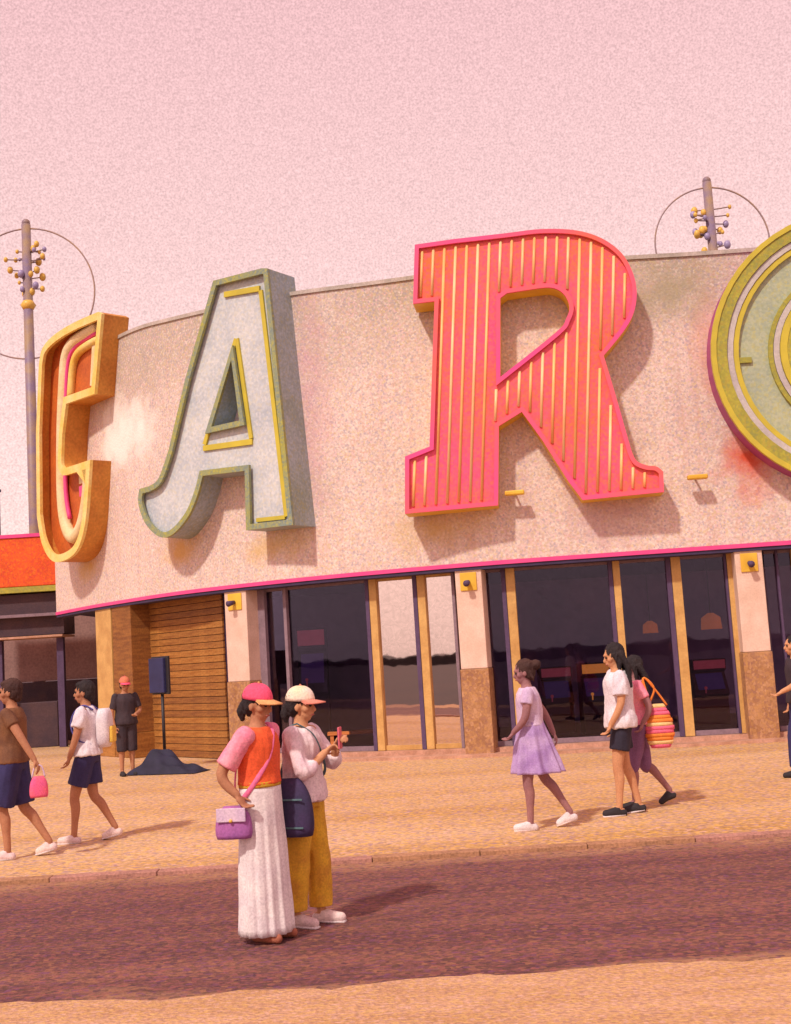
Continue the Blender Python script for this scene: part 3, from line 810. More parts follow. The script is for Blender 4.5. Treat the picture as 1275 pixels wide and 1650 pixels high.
# low rounded heap, dark navy all over
bm = bmesh.new(); bmesh.ops.create_grid(bm, x_segments=34, y_segments=20, size=1)
for v in bm.verts:
    x, y = v.co.x, v.co.y; e = max(0.0, 1 - x * x) * max(0.0, 1 - y * y)
    prof = math.exp(-((x + 0.25) / 0.5) ** 2)
    v.co = (x * 0.66, y * 0.30, 0.012 + (e ** 0.5) * (0.10 + 0.30 * prof + 0.04 * math.sin(x * 9 + y * 4) + 0.03 * math.sin(y * 11 - x * 5)))
t = on_z(268, 1243); o = obj('mound', bm, MT['navymound'], None, True); o.location = t + Vector((0.1, -0.35, 0)); o.rotation_euler = (0, 0, prz * 0.4)
tag(o, 'rounded dark blue mound on the paving below the plank wall', 'mound')


def hanging_lamp(px, Y, r, m, label):
    p = at_y(*px, Y); root = empty('hanging_lamp', (p.x, Y, ZB), label=label, cat='lamp', group='lamps hanging inside the arcade')
    tube('cord', [(0, 0, 0), (0, 0, p.z - ZB + r)], 0.01, MT['black'], root, 6)
    bm = bmesh.new(); a_tube(bm, [(0, 0, p.z - ZB + r), (0, 0, p.z - ZB + r * .5), (0, 0, p.z - ZB - r * .7)], [r * .3, r, r * 1.1], 16); obj('lamp_shade', bm, m, root, True)


lampm = glow('orange_shade', (0.75, 0.22, 0.05), 0.4)
hanging_lamp((1146, 1003), 22.2, 0.17, lampm, 'round orange lamp glowing behind the right hand glass door')
hanging_lamp((1048, 1012), 22.6, 0.13, lampm, 'smaller orange lamp behind the glass door above the white shirted walker')


def machine(px0, px1, ytop, Y, bodym, marqm, scrm, label):
    a = at_y(px0, 1100, Y); b = at_y(px1, 1100, Y); top = at_y((px0 + px1) / 2, ytop, Y).z; wd = b.x - a.x
    root = empty('arcade_machine', ((a.x + b.x) / 2, Y, 0.10), label=label, cat='arcade machine', group='arcade machines in the dark hall'); h = top - 0.1
    bm = bmesh.new(); prof = [(0, 0), (0, h * .42), (-.12, h * .46), (-.10, h * .52), (.14, h * .80), (-.02, h * .84), (-.02, h), (.6, h), (.6, 0)]
    vv = [[bm.verts.new((sx_ * wd / 2, y, z)) for y, z in prof] for sx_ in (-1, 1)]
    bm.faces.new(vv[0]); bm.faces.new(vv[1][::-1])
    for i in range(len(prof)):
        j = (i + 1) % len(prof); bm.faces.new((vv[0][i], vv[1][i], vv[1][j], vv[0][j]))
    obj('cabinet', bm, bodym, root)
    bm = bmesh.new(); a_box(bm, (0, -0.03, h * .92), (wd * .94, 0.03, h * .13), 0, 0.005); obj('marquee', bm, marqm, root)
    bm = bmesh.new(); vs4 = [bm.verts.new((x, y - 0.012, z)) for x, y, z in ((-wd * .4, -.085, h * .54), (wd * .4, -.085, h * .54), (wd * .4, .125, h * .785), (-wd * .4, .125, h * .785))]
    bm.faces.new(vs4); obj('screen', bm, scrm, root)
    bm = bmesh.new(); a_tube(bm, [(-wd * .2, -.11, h * .49), (-wd * .2, -.13, h * .56)], 0.012, 8); a_sphere(bm, (-wd * .2, -.13, h * .57), 0.03, 8); obj('joystick', bm, marqm, root)


mb = mat('cabinet_black', (0.05, 0.03, 0.05)); mr_ = mat('cabinet_maroon', (0.16, 0.04, 0.05))
mq = glow('marquee_orange', (0.85, 0.33, 0.05), 0.7); mp_ = glow('marquee_pink', (0.6, 0.10, 0.12), 0.25); ms = glow('screen_violet', (0.12, 0.06, 0.22), 0.15)
machine(938, 984, 1068, 22.4, mb, mq, ms, 'black arcade machine with glowing orange marquee behind wide dark pane')
machine(872, 922, 1075, 23.2, mr_, mp_, ms, 'maroon arcade machine behind wide dark pane near the lilac dress')
machine(1118, 1172, 1062, 23.0, mr_, mp_, ms, 'maroon arcade machine behind the rightmost glass door')
machine(482, 528, 1012, 23.4, mb, mp_, ms, 'tall black arcade machine seen above the two women in caps')
bq = at_y(572, 1180, 21.9); bch = empty('bench', (bq.x, 22.0, 0.10), label='low orange wooden bench behind the dark glass', cat='bench')
wood = mat('bench_wood', (0.55, 0.2, 0.06), (0.4, 0.13, 0.03), 6, stretch=(0.4, 3, 3))
box('seat', (0, 0, bq.z - 0.1), (0.95, 0.34, 0.06), wood, bch, 0, 0.01)
for sx_ in (-0.4, 0.4): box('leg', (sx_, 0, (bq.z - 0.13) / 2), (0.06, 0.3, bq.z - 0.132), wood, bch)

# ------------------------------------------------------------------ people
from mathutils import noise as mnoise


def grown(name, bm, voxel, m, parent, smooth=3, wrinkle=0.0, wfreq=9.0, wz=0.45):
    """fuse overlapping closed shapes into one continuous skin."""
    bmesh.ops.recalc_face_normals(bm, faces=bm.faces)
    me = bpy.data.meshes.new(name); bm.to_mesh(me); bm.free()
    o = bpy.data.objects.new('fuse', me); col.objects.link(o)
    q = o.modifiers.new('r', 'REMESH'); q.mode = 'VOXEL'; q.voxel_size = voxel
    if smooth:
        s = o.modifiers.new('s', 'SMOOTH'); s.factor = 0.5; s.iterations = smooth
    dg = bpy.context.evaluated_depsgraph_get(); dg.update()
    res = bpy.data.meshes.new_from_object(o.evaluated_get(dg)); res.name = name
    bpy.data.objects.remove(o); bpy.data.meshes.remove(me)
    if wrinkle:
        nn = [v.normal.copy() for v in res.vertices]
        for v, n in zip(res.vertices, nn):
            c = v.co
            v.co = c + n * wrinkle * (mnoise.noise(Vector((c.x * wfreq, c.y * wfreq, c.z * wfreq * wz))) + 0.5 * mnoise.noise(Vector((c.x * wfreq * 2.3, c.y * wfreq * 2.3, c.z * wfreq * 1.2 + 7))))
    return mesh_obj(name, res, m, parent, True)


def loft(bm, rings, seg=28, fold=None):
    """rings: (centre, rx, ry); fold(angle, i) scales the radius."""
    rr = []
    for i, (c, rx, ry) in enumerate(rings):
        c = Vector(c)
        rr.append([bm.verts.new(c + Vector((math.cos(a) * rx, math.sin(a) * ry, 0)) * (fold(a, i) if fold else 1)) for a in [2 * math.pi * k / seg for k in range(seg)]])
    for a, b in zip(rr, rr[1:]):
        for k in range(seg): bm.faces.new((a[k], a[(k + 1) % seg], b[(k + 1) % seg], b[k]))
    bm.faces.new(rr[0][::-1]); bm.faces.new(rr[-1])


def limb(bm, pts, radii, n=5, cut=False):
    P = catmull([Vector(p) for p in pts], n); k = len(radii)
    Rr = []
    for i in range(len(P)):
        t = i / n; j = min(int(t), k - 2); Rr.append(radii[j] + (radii[j + 1] - radii[j]) * (t - j))
    a_tube(bm, P, Rr, 12); a_sphere(bm, P[0], Rr[0], 12)
    if not cut: a_sphere(bm, P[-1], Rr[-1], 12)


TORSO = [(.84, .100, .155), (.92, .112, .168), (1.00, .102, .150), (1.08, .094, .132), (1.18, .104, .142), (1.28, .108, .155), (1.35, .096, .158), (1.40, .070, .115), (1.435, .052, .058)]


class Body:
    def __init__(s, px, H, face, label, skin, J=None, lean=0.0, head_yaw=0.0, head_pitch=0.0, group=None, hair=None, z=0.0, voxel=0.0075, girth=1.0, curl=.55):
        p = on_z(*px, z); s.loc = Vector((p.x, p.y, z)); s.k = H / 1.68; s.rz = R(face)
        s.root = empty('person', s.loc, s.rz, label=label, cat='person', group=group)
        s.g = girth; s.curl = curl
        D = dict(shl=(0, .172, 1.365), shr=(0, -.172, 1.365), ell=(-.03, .215, 1.10), elr=(-.03, -.215, 1.10), wrl=(.05, .215, .86), wrr=(.05, -.215, .86),
                 hil=(0, .085, .90), hir=(0, -.085, .90), knl=(.02, .09, .48), knr=(.02, -.09, .48), anl=(0, .095, .085), anr=(0, -.095, .085),
                 tol=(.15, .105, .03), tor=(.15, -.105, .03), head=(.015, 0, 1.565))
        D.update(J or {})
        s.J = {k: Vector(v) for k, v in D.items()}
        s.lean = lean
        for k in ('shl', 'shr', 'ell', 'elr', 'wrl', 'wrr', 'head'):
            if lean: s.J[k].x += lean * (s.J['shl'].z * 0 + max(0, (1.36 if k[0] != 'h' else 1.56) - .95))
        s.skin = skin; s.hy, s.hp = R(head_yaw), R(head_pitch)
        s.hm = Matrix.Translation(s.J['head']) @ Matrix.Rotation(s.hy, 4, 'Z') @ Matrix.Rotation(s.hp, 4, 'Y')
        s.build(voxel, hair)

    def c(s, z): return Vector((s.lean * max(0, z - .95), 0, z))

    def fin(s, o):
        o.scale = (s.k,) * 3; return o

    def torso(s, bm, z0, z1, grow, seg=28, flare=0.0):
        rs = []
        n = 12
        for i in range(n + 1):
            z = z0 + (z1 - z0) * i / n
            for (a, b) in zip(TORSO, TORSO[1:]):
                if z <= b[0] or b is TORSO[-1]:
                    t = max(0, min(1, (z - a[0]) / (b[0] - a[0]))); rx, ry = a[1] + (b[1] - a[1]) * t, a[2] + (b[2] - a[2]) * t; break
            f = flare * (1 - i / n)
            rs.append((s.c(z), rx * s.g + grow + f, ry * s.g + grow + f))
        loft(bm, rs, seg)

    def hand(s, bm, el, wr, side, curl):
        d = (wr - el).normalized(); ref = Vector((0, 1, 0)) if abs(d.y) < .8 else Vector((0, 0, 1))
        n = d.cross(ref).normalized()                # across the palm is w, n is the palm normal
        w = n.cross(d).normalized(); n = n * (1 if n.x > 0 else -1)
        pc = wr + d * .045
        M = Matrix((d, w, n)).transposed()
        a_sphere(bm, pc, 1, 12, (.052, .038, .018), M)
        for i, ln in enumerate((.064, .075, .070, .054)):
            b0 = pc + d * .035 + w * (.027 - .018 * i)
            d2 = (d * math.cos(curl) + n * math.sin(curl)); d3 = (d * math.cos(curl * 2) + n * math.sin(curl * 2))
            p1 = b0 + d2 * ln * .5; p2 = p1 + d3 * ln * .5
            a_tube(bm, [b0, p1, p2], [.0098, .009, .0078], 8); a_sphere(bm, p2, .0078, 8); a_sphere(bm, p1, .009, 8)
        t0 = pc - d * .012 + w * .03; t1 = t0 + (w * .7 + d * .6 + n * .3).normalized() * .034; t2 = t1 + (d + n * .5).normalized() * .028
        a_tube(bm, [t0, t1, t2], [.0125, .0105, .009], 8); a_sphere(bm, t2, .009, 8)

    def foot(s, bm, an, to, grow=0.0):
        d = to - an; heel = an - Vector((d.x, d.y, 0)).normalized() * .035 + Vector((0, 0, -.045 if an.z < .12 else -.05))
        a_tube(bm, [heel, an * .5 + to * .5 + Vector((0, 0, -.016)), to], [.030 + grow, .036 + grow, .027 + grow], 12); a_sphere(bm, heel, .030 + grow, 12); a_sphere(bm, to, .027 + grow, 12)
        a_tube(bm, [an - Vector((0, 0, .012)), an * .5 + to * .5 - Vector((0, 0, .008))], [.031 + grow * .8, .028 + grow], 12)

    def build(s, voxel, hair):
        J = s.J; bm = bmesh.new()
        s.torso(bm, .84, 1.435, -.004)
        for q in 'lr':
            sg = 1 if q == 'l' else -1
            limb(bm, [J['sh' + q], J['el' + q], J['wr' + q]], [.050, .039, .027])
            a_sphere(bm, J['sh' + q], .056, 12)
            hp_, kn, an = J['hi' + q], J['kn' + q], J['an' + q]; back = Vector((-(an - kn).z, 0, (an - kn).x)).normalized() * -.012
            limb(bm, [hp_, hp_ * .5 + kn * .5 + Vector((.008, 0, 0)), kn, kn * .7 + an * .3 + back, kn * .35 + an * .65 + back * .5, an], [.084, .070, .053, .051, .038, .032])
            s.foot(bm, J['an' + q], J['to' + q]); s.hand(bm, J['el' + q], J['wr' + q], sg, s.curl)
        h = J['head']
        a_tube(bm, [s.c(1.39), s.c(1.45) * .6 + h * .4 - Vector((0, 0, .03)), h - Vector((0.01, 0, .05))], [.060, .050, .048], 14)
        hb = bmesh.new()
        a_sphere(hb, (-.008, 0, .022), 1, 20, (.096, .077, .098)); a_sphere(hb, (.030, 0, -.045), 1, 16, (.060, .054, .068)); a_sphere(hb, (.055, 0, -.088), .022, 10)
        a_tube(hb, [(.080, 0, .015), (.105, 0, -.028)], [.009, .016], 8); a_sphere(hb, (.103, 0, -.028), .0145, 10)
        a_tube(hb, [(.076, -.04, .028), (.09, 0, .03), (.076, .04, .028)], .012, 8)
        a_tube(hb, [(.082, -.020, -.062), (.092, 0, -.060), (.082, .020, -.062)], .009, 8)
        for y in (-1, 1): a_sphere(hb, (-.005, y * .077, -.012), 1, 10, (.020, .010, .030)); a_sphere(hb, (.052, y * .045, -.02), .028, 10)
        bmesh.ops.transform(hb, matrix=s.hm, verts=hb.verts)
        me = bpy.data.meshes.new('t'); hb.to_mesh(me); hb.free(); bm.from_mesh(me); bpy.data.meshes.remove(me)
        s.body = s.fin(grown('body', bm, voxel, s.skin, s.root, 3))
        for y in (-1, 1):
            bm = bmesh.new(); a_sphere(bm, s.hm @ Vector((.083, y * .031, .006)), .0115, 10); s.fin(obj('eye', bm, MT['eye'], s.root, True))
        bm = bmesh.new(); a_tube(bm, [s.hm @ Vector(v) for v in ((.086, -.022, -.063), (.098, 0, -.061), (.086, .022, -.063))], .0055, 8); s.fin(obj('mouth', bm, MT['lip'], s.root, True))
        if hair: s.hair(*hair)

    def hair(s, m, style):
        bm = bmesh.new(); T = lambda *v: s.hm @ Vector(v)
        Rm = s.hm.to_3x3()
        a_sphere(bm, T(-.022, 0, .042), 1, 18, (.100, .088, .096), Rm)
        a_sphere(bm, T(-.045, 0, .0), 1, 16, (.072, .083, .092), Rm)
        if style == 'bun':
            a_sphere(bm, T(-.135, 0, .055), .052, 14); a_sphere(bm, T(-.10, 0, .05), .045, 12)
            for a in range(7): a_tube(bm, [T(-.06, (a - 3) * .022, -.02), T(-.085, (a - 3) * .026, -.09 - .01 * (a % 3))], [.016, .006], 6)
        if style == 'long':
            for a in range(-4, 5):
                y = a * .02
                b0 = T(-.055, y * 1.1, .03); e = s.c(1.36) + Vector((-.115 + .01 * (a % 2), y * 1.5, -.10 - .012 * (a % 3)))
                a_tube(bm, [b0, (b0 + e) / 2 + Vector((-.035, 0, .02)), e], [.034, .032, .014], 8)
            for y in (-.075, .075): a_tube(bm, [T(.0, y, .03), T(-.02, y * 1.12, -.08), s.c(1.36) + Vector((-.02, y * 1.1, -.03))], [.026, .026, .012], 8)
        if style == 'short':
            a_sphere(bm, T(.02, 0, .085), 1, 12, (.07, .065, .035), Rm); a_sphere(bm, T(-.07, 0, -.05), 1, 12, (.045, .062, .045), Rm)
        if style == 'tail':
            a_tube(bm, [T(-.10, 0, .0), T(-.125, 0, -.06), T(-.115, 0, -.13)], [.035, .038, .014], 10)
        s.fin(grown('hair', bm, .009, m, s.root, 1, .010, 60, .25))

    def cap(s, m, mb):
        bm = bmesh.new(); rr = []
        for i in range(8):
            e = R(90 * i / 7); rr.append((Vector((-.010, 0, .035 + .112 * math.sin(e))), max(.002, .113 * math.cos(e) ** .8), max(.002, .094 * math.cos(e) ** .8)))
        loft(bm, rr, 28); bmesh.ops.transform(bm, matrix=s.hm, verts=bm.verts)
        c = s.fin(obj('cap', bm, m, s.root, True))
        bm = bmesh.new(); top, bot = [], []
        for lay, lst in ((.006, top), (-.004, bot)):
            for i in range(15):
                a = R(-74 + 148 * i / 14)
                for f, dz in ((0.96, 0), (1.0, 0)): pass
                lst.append((bm.verts.new(s.hm @ Vector((.10 * math.cos(a) - .006, .090 * math.sin(a), .042 + lay))),
                            bm.verts.new(s.hm @ Vector((.10 * math.cos(a) + .088 * math.cos(a) ** .6 if math.cos(a) > 0 else .10 * math.cos(a), .088 * math.sin(a), .030 + lay - .016 * math.sin(a) ** 2)))))
        for A, B in ((top, top), (bot, bot)):
            for i in range(14): bm.faces.new((A[i][0], A[i][1], A[i + 1][1], A[i + 1][0]))
        for i in range(14): bm.faces.new((top[i][1], bot[i][1], bot[i + 1][1], top[i + 1][1]))
        b = obj('brim', bm, mb, c, True)
        bm = bmesh.new(); a_sphere(bm, s.hm @ Vector((-.010, 0, .149)), .009, 8); obj('button', bm, mb, c, True)

    def top(s, m, z0=.93, z1=1.415, grow=.018, sleeve=.6, srad=(.066, .062, .05), flare=0.022, name='shirt', wr=.008):
        bm = bmesh.new(); s.torso(bm, z0, z1, grow, flare=flare)
        for q in 'lr':
            a, b, c = s.J['sh' + q], s.J['el' + q], s.J['wr' + q]
            a_sphere(bm, a - Vector((0, a.y * .10, .012)), srad[0] * .94, 14)
            if sleeve <= 1: limb(bm, [a, a + (b - a) * sleeve], [srad[0] * .94, srad[1]], cut=True)
            else: limb(bm, [a, b, b + (c - b) * (sleeve - 1)], [srad[0] * .94, srad[1], srad[2]], cut=True)
        return s.fin(grown(name, bm, .0095, m, s.root, 3, wr, 11))

    def legs(s, m, upto, z0=.83, z1=1.02, grow=.011, rad=(.108, .085, .07), name='trousers', wr=.007):
        """upto 1 reaches the knee, 2 the ankle."""
        bm = bmesh.new(); s.torso(bm, z0, z1, grow)
        for q in 'lr':
            a, b, c = s.J['hi' + q], s.J['kn' + q], s.J['an' + q]
            if upto <= 1: limb(bm, [a, a + (b - a) * upto], [rad[0], rad[1]], cut=True)
            else: limb(bm, [a, b, b + (c - b) * (upto - 1)], [rad[0], rad[1], rad[2]], cut=True)
        return s.fin(grown(name, bm, .0095, m, s.root, 3, wr, 9))

    def skirt(s, m, z0, z1, rx1, ry1, off=(0, 0), folds=13, amp=.06, name='skirt', rx0=.115, ry0=.155, waist=0.0):
        bm = bmesh.new(); rs = []; n = 22
        for i in range(n + 1):
            t = i / n; e = t ** .85
            rs.append(((off[0] * t ** 1.3, off[1] * t, z0 + (z1 - z0) * t), rx0 + (rx1 - rx0) * e, ry0 + (ry1 - ry0) * e))
        f = lambda a, i: 1 + amp * (i / n) ** .8 * (math.sin(folds * a + 1.2 * math.sin(a * 2)) + .45 * math.sin((folds * 2 - 3) * a + 2)) + .012 * math.sin(i * .7 + 3 * a)
        rr = []; seg = 120
        loft(bm, rs, seg, f)
        return s.fin(obj(name, bm, m, s.root, True))

    def shoes(s, m, grow=.010, sole=None):
        for q in 'lr':
            bm = bmesh.new(); s.foot(bm, s.J['an' + q] - Vector((0, 0, .012)), s.J['to' + q], grow)
            o = s.fin(grown('shoe', bm, .008, m, s.root, 2))
            if sole:
                an, to = s.J['an' + q], s.J['to' + q]; d = (to - an); d2 = Vector((d.x, d.y, 0)).normalized()
                hl = an - d2 * .05 + Vector((0, 0, -.075)); tp = to + d2 * .03 + Vector((0, 0, -.03))
                bm = bmesh.new(); a_tube(bm, [hl, (hl + tp) / 2, tp], [.036, .046, .036], 10, flat=.35); obj('sole', bm, sole, o, True)

    def w(s, v): return s.loc + Matrix.Rotation(s.rz, 3, 'Z') @ (Vector(v) * s.k)

    def strap(s, pts, wd, m, name='strap', n=6):
        """a band lying on the clothes, as a child of the person's garment."""
        bm = bmesh.new(); a_tube(bm, catmull([Vector(p) for p in pts], n), wd, 8, flat=.35)
        return s.fin(obj(name, bm, m, s.root, True))


for k, c, c2 in (('eye', (.03, .02, .02), None), ('lip', (.42, .12, .10), None), ('skin_tan', (.46, .215, .115), (.40, .175, .095)), ('skin_warm', (.60, .31, .16), (.55, .26, .13)), ('skin_deep', (.30, .125, .085), (.25, .10, .075)),
                 ('skin_plum', (.34, .16, .15), (.28, .13, .14)), ('hair_black', (.018, .013, .016), (.03, .02, .02)), ('hair_brown', (.07, .03, .022), (.045, .02, .018)),
                 ('cap_pink', (.88, .10, .21), (.80, .08, .16)), ('cap_brim', (.80, .40, .16), None), ('tee_orange', (.85, .13, .035), (.72, .09, .03)), ('sleeve_pink', (.88, .36, .42), (.84, .22, .34)),
                 ('skirt_white', (.80, .74, .72), (.70, .62, .64)), ('bag_purple', (.40, .13, .36), (.30, .10, .33)), ('strap_pink', (.85, .18, .36), None), ('sandal', (.42, .14, .08), None),
                 ('cap_cream', (.84, .74, .64), (.82, .64, .38)), ('brim_coral', (.78, .28, .20), None), ('blouse', (.80, .68, .68), (.72, .54, .60)), ('bag_navy', (.035, .03, .075), (.05, .03, .09)), ('strap_teal', (.10, .18, .20), None),
                 ('mustard', (.70, .42, .03), (.56, .28, .03)), ('shoe_pale', (.76, .62, .56), (.66, .50, .50)), ('phone', (.75, .16, .20), None), ('lilac', (.50, .36, .60), (.36, .22, .50)), ('lilac_pale', (.66, .52, .64), (.52, .38, .58)),
                 ('tee_white', (.76, .70, .72), (.66, .60, .66)), ('shorts_black', (.03, .025, .045), None), ('shorts_navy', (.035, .03, .11), None), ('shoe_black', (.03, .025, .03), None), ('sole_white', (.75, .66, .66), None),
                 ('tote_orange', (.85, .25, .04), None), ('tote_pink', (.82, .14, .24), None), ('tote_cream', (.86, .58, .24), None), ('top_brown', (.20, .085, .035), (.13, .055, .03)), ('dark_cloth', (.05, .032, .04), (.035, .025, .035)),
                 ('cap_rust', (.62, .20, .10), (.50, .14, .10)), ('pack_blue', (.10, .09, .34), None), ('vest_yellow', (.78, .52, .08), None), ('leggings', (.22, .10, .22), None), ('bag_rose', (.82, .13, .20), (.70, .10, .30))):
    MT[k] = mat(k, c, c2, 7, .8 if k not in ('eye',) else .2, 0.0 if k in ('eye', 'lip') else (0.10 if 'skin_' in k and 'white' not in k else 0.15), 70 if 'hair' not in k else 90, bump=0.0 if k in ('eye', 'lip') else (0.4 if 'hair' in k else 0.05))


def bag(name_label, world, rz, size, m, cat='bag', shape='box', label=None):
    """an empty at the bag's base; returns it so that straps and flap can be added."""
    r_ = empty('bag', world, rz, label=label, cat=cat)
    bm = bmesh.new(); wx, wy, h = size; rs = []
    for i in range(9):
        t = i / 8; e = (1 - abs(2 * t - .8) ** 3 * .25); rs.append(((0, 0, h * t), wx / 2 * e * (1.08 - .16 * t), wy / 2 * e * (1.1 - .35 * t)))
    loft(bm, rs, 20, lambda a, i: (abs(math.cos(a)) ** 4 + abs(math.sin(a)) ** 4) ** -.18)
    obj('bag_body', bm, m, r_, True)
    return r_


# --- the two women in caps, standing close together on the road
A = Body((431, 1513), 1.585, -24, 'woman in pink cap, orange top and long white skirt standing close beside her companion', MT['skin_tan'],
         J=dict(elr=(-.13, -.27, 1.13), wrr=(-.035, -.245, .985), ell=(-.10, .25, 1.12), wrl=(-.10, .42, 1.06), anl=(.01, .07, .085), anr=(-.01, -.07, .085), tol=(.15, .09, .03), tor=(.14, -.10, .03)), head_yaw=-2, head_pitch=10,
         hair=(MT['hair_black'], 'tail'), voxel=.007)
A.cap(MT['cap_pink'], MT['cap_brim'])
A.top(MT['tee_orange'], z0=1.03, sleeve=.2, srad=(.066, .064, .05), name='top')
for q in 'lr':
    a, b = A.J['sh' + q], A.J['el' + q]; bm = bmesh.new()
    a_sphere(bm, a - Vector((0, a.y * .08, .01)), .072, 14); limb(bm, [a, a + (b - a) * .82], [.070, .073], cut=True)
    A.fin(grown('sleeve', bm, .009, MT['sleeve_pink'], A.root, 2, .010, 14))
A.skirt(MT['skirt_white'], 1.03, .05, .175, .205, (0.0, 0), 15, .05, rx0=.128, ry0=.172)
bm = bmesh.new(); loft(bm, [((0, 0, 1.015 + .012 * i), .132, .176) for i in range(4)], 32); A.fin(obj('waistband', bm, MT['mustard'], A.root, True))
A.shoes(MT['sandal'], .006)
A.strap([(.03, .09, 1.435), (.10, .03, 1.37), (.118, -.06, 1.22), (.06, -.155, 1.06), (-.03, -.20, .94)], .017, MT['strap_pink'], 'bag_strap')
A.strap([(.03, .09, 1.435), (-.07, .05, 1.40), (-.125, -.04, 1.25), (-.11, -.14, 1.06), (-.06, -.20, .94)], .017, MT['strap_pink'], 'bag_strap')
g = bag('', A.w((-.075, -.235, .70)), A.rz + R(14), (.23, .10, .20), MT['bag_purple'], label='small purple shoulder bag hanging at the hip of the white skirt')
bm = bmesh.new(); a_box(bm, (0, -.052, .15), (.19, .012, .085), 0, .004); obj('flap', bm, MT['lilac_pale'], g)
bm = bmesh.new(); a_sphere(bm, (0, -.062, .115), .012, 8); obj('clasp', bm, MT['gold'], g, True)

B = Body((501, 1489), 1.545, -20, 'woman in cream cap, pale blouse and mustard trousers holding up a phone', MT['skin_warm'],
         J=dict(elr=(.10, -.23, 1.11), wrr=(.20, -.04, 1.22), ell=(.13, .21, 1.14), wrl=(.24, .10, 1.27), anl=(.05, .085, .085), anr=(-.07, -.09, .085), knl=(.05, .085, .48), knr=(-.03, -.088, .48), tol=(.20, .10, .03), tor=(.08, -.11, .03)), head_yaw=4, head_pitch=4,
         hair=(MT['hair_black'], 'tail'), voxel=.007, curl=.95)
B.cap(MT['cap_cream'], MT['brim_coral'])
B.top(MT['blouse'], z0=.88, sleeve=1.45, srad=(.070, .064, .056), flare=.04, name='blouse', wr=.018)
B.legs(MT['mustard'], 1.93, rad=(.105, .088, .085), wr=.009)
B.shoes(MT['shoe_pale'], .010, MT['sole_white'])
B.strap([(.02, -.10, 1.44), (.10, -.02, 1.36), (.128, .06, 1.22), (.12, .13, 1.08), (.03, .18, 1.0)], .016, MT['strap_teal'], 'bag_strap')
B.strap([(.02, -.10, 1.44), (-.06, -.09, 1.40), (-.12, -.04, 1.22), (-.13, -.10, 1.05), (-.06, -.20, 1.0)], .016, MT['strap_teal'], 'bag_strap')
g = bag('', B.w((-.02, -.235, .66)), B.rz, (.34, .14, .37), MT['bag_navy'], label='dark navy shoulder bag at the hip of the mustard trousers')
for zz in (.06, .24): bm = bmesh.new(); a_box(bm, (0, -.072, zz), (.27, .008, .012), 0, .002); obj('zip', bm, MT['strap_teal'], g)
ph = empty('phone', B.w((.290, .045, 1.262)), B.rz + R(8), label='pinkish phone held up in front by the woman in the cream cap', cat='phone')
bm = bmesh.new(); a_box(bm, (0, 0, .05), (.012, .072, .145), 0, .004); obj('phone_case', bm, MT['phone'], ph)
bm = bmesh.new(); a_box(bm, (-.0075, 0, .05), (.003, .062, .13), 0, .001); obj('screen', bm, MT['board'], ph)

# --- woman in lilac walking left
W1 = dict(anl=(.075, .075, .085), tol=(.215, .085, .035), knl=(.075, .085, .48), anr=(-.33, -.07, .15), tor=(-.22, -.08, .04), knr=(-.10, -.085, .50))
D_ = Body((868, 1336), 1.60, 176, 'woman in lilac dress walking left with pale shoes and hair tied up', MT['skin_plum'],
          J=dict(W1, ell=(.05, .22, 1.12), wrl=(.17, .16, .98), elr=(-.16, -.22, 1.14), wrr=(-.24, -.20, .93)), head_pitch=8, hair=(MT['hair_brown'], 'bun'), lean=.03)
D_.top(MT['lilac_pale'], z0=1.03, grow=.018, sleeve=.45, srad=(.066, .066, .05), name='dress_bodice')
D_.skirt(MT['lilac'], 1.07, .56, .255, .225, (-.035, 0), 9, .12, name='dress_skirt', rx0=.124, ry0=.170)
D_.shoes(MT['sole_white'], .012, MT['shoe_pale'])

# --- pair walking left on the right hand side
F_ = Body((1040, 1301), 1.56, 178, 'dark haired walker half hidden behind the taller white shirted woman with orange striped tote', MT['skin_plum'],
          J=dict(anl=(.12, .08, .085), tol=(.26, .08, .03), knl=(.11, .085, .48), anr=(-.30, -.08, .17), tor=(-.20, -.08, .045), knr=(-.05, -.085, .49), ell=(-.10, .22, 1.12), wrl=(-.02, .22, .95)),
          hair=(MT['hair_black'], 'long'))
F_.top(MT['sleeve_pink'], sleeve=.6, name='shirt'); F_.legs(MT['leggings'], 1.2, rad=(.10, .08, .06)); F_.shoes(MT['shoe_black'], .008)
E1 = Body((1012, 1312), 1.70, 180, 'tall dark haired woman in loose white shirt and black shorts walking left', MT['skin_warm'],
          J=dict(anl=(.09, .08, .085), tol=(.23, .085, .03), knl=(.075, .085, .48), anr=(-.13, -.075, .10), tor=(0.0, -.08, .03), knr=(-.03, -.085, .48), ell=(.02, .23, 1.11), wrl=(.13, .20, .90), elr=(-.06, -.22, 1.10), wrr=(.02, -.22, .86)),
          head_pitch=12, hair=(MT['hair_black'], 'long'))
E1.top(MT['tee_white'], z0=.86, sleeve=.75, srad=(.074, .082, .06), grow=.030, flare=.03, wr=.018)
E1.legs(MT['shorts_black'], .62, rad=(.108, .105, .08), name='shorts'); E1.shoes(MT['shoe_black'], .010, MT['sole_white'])
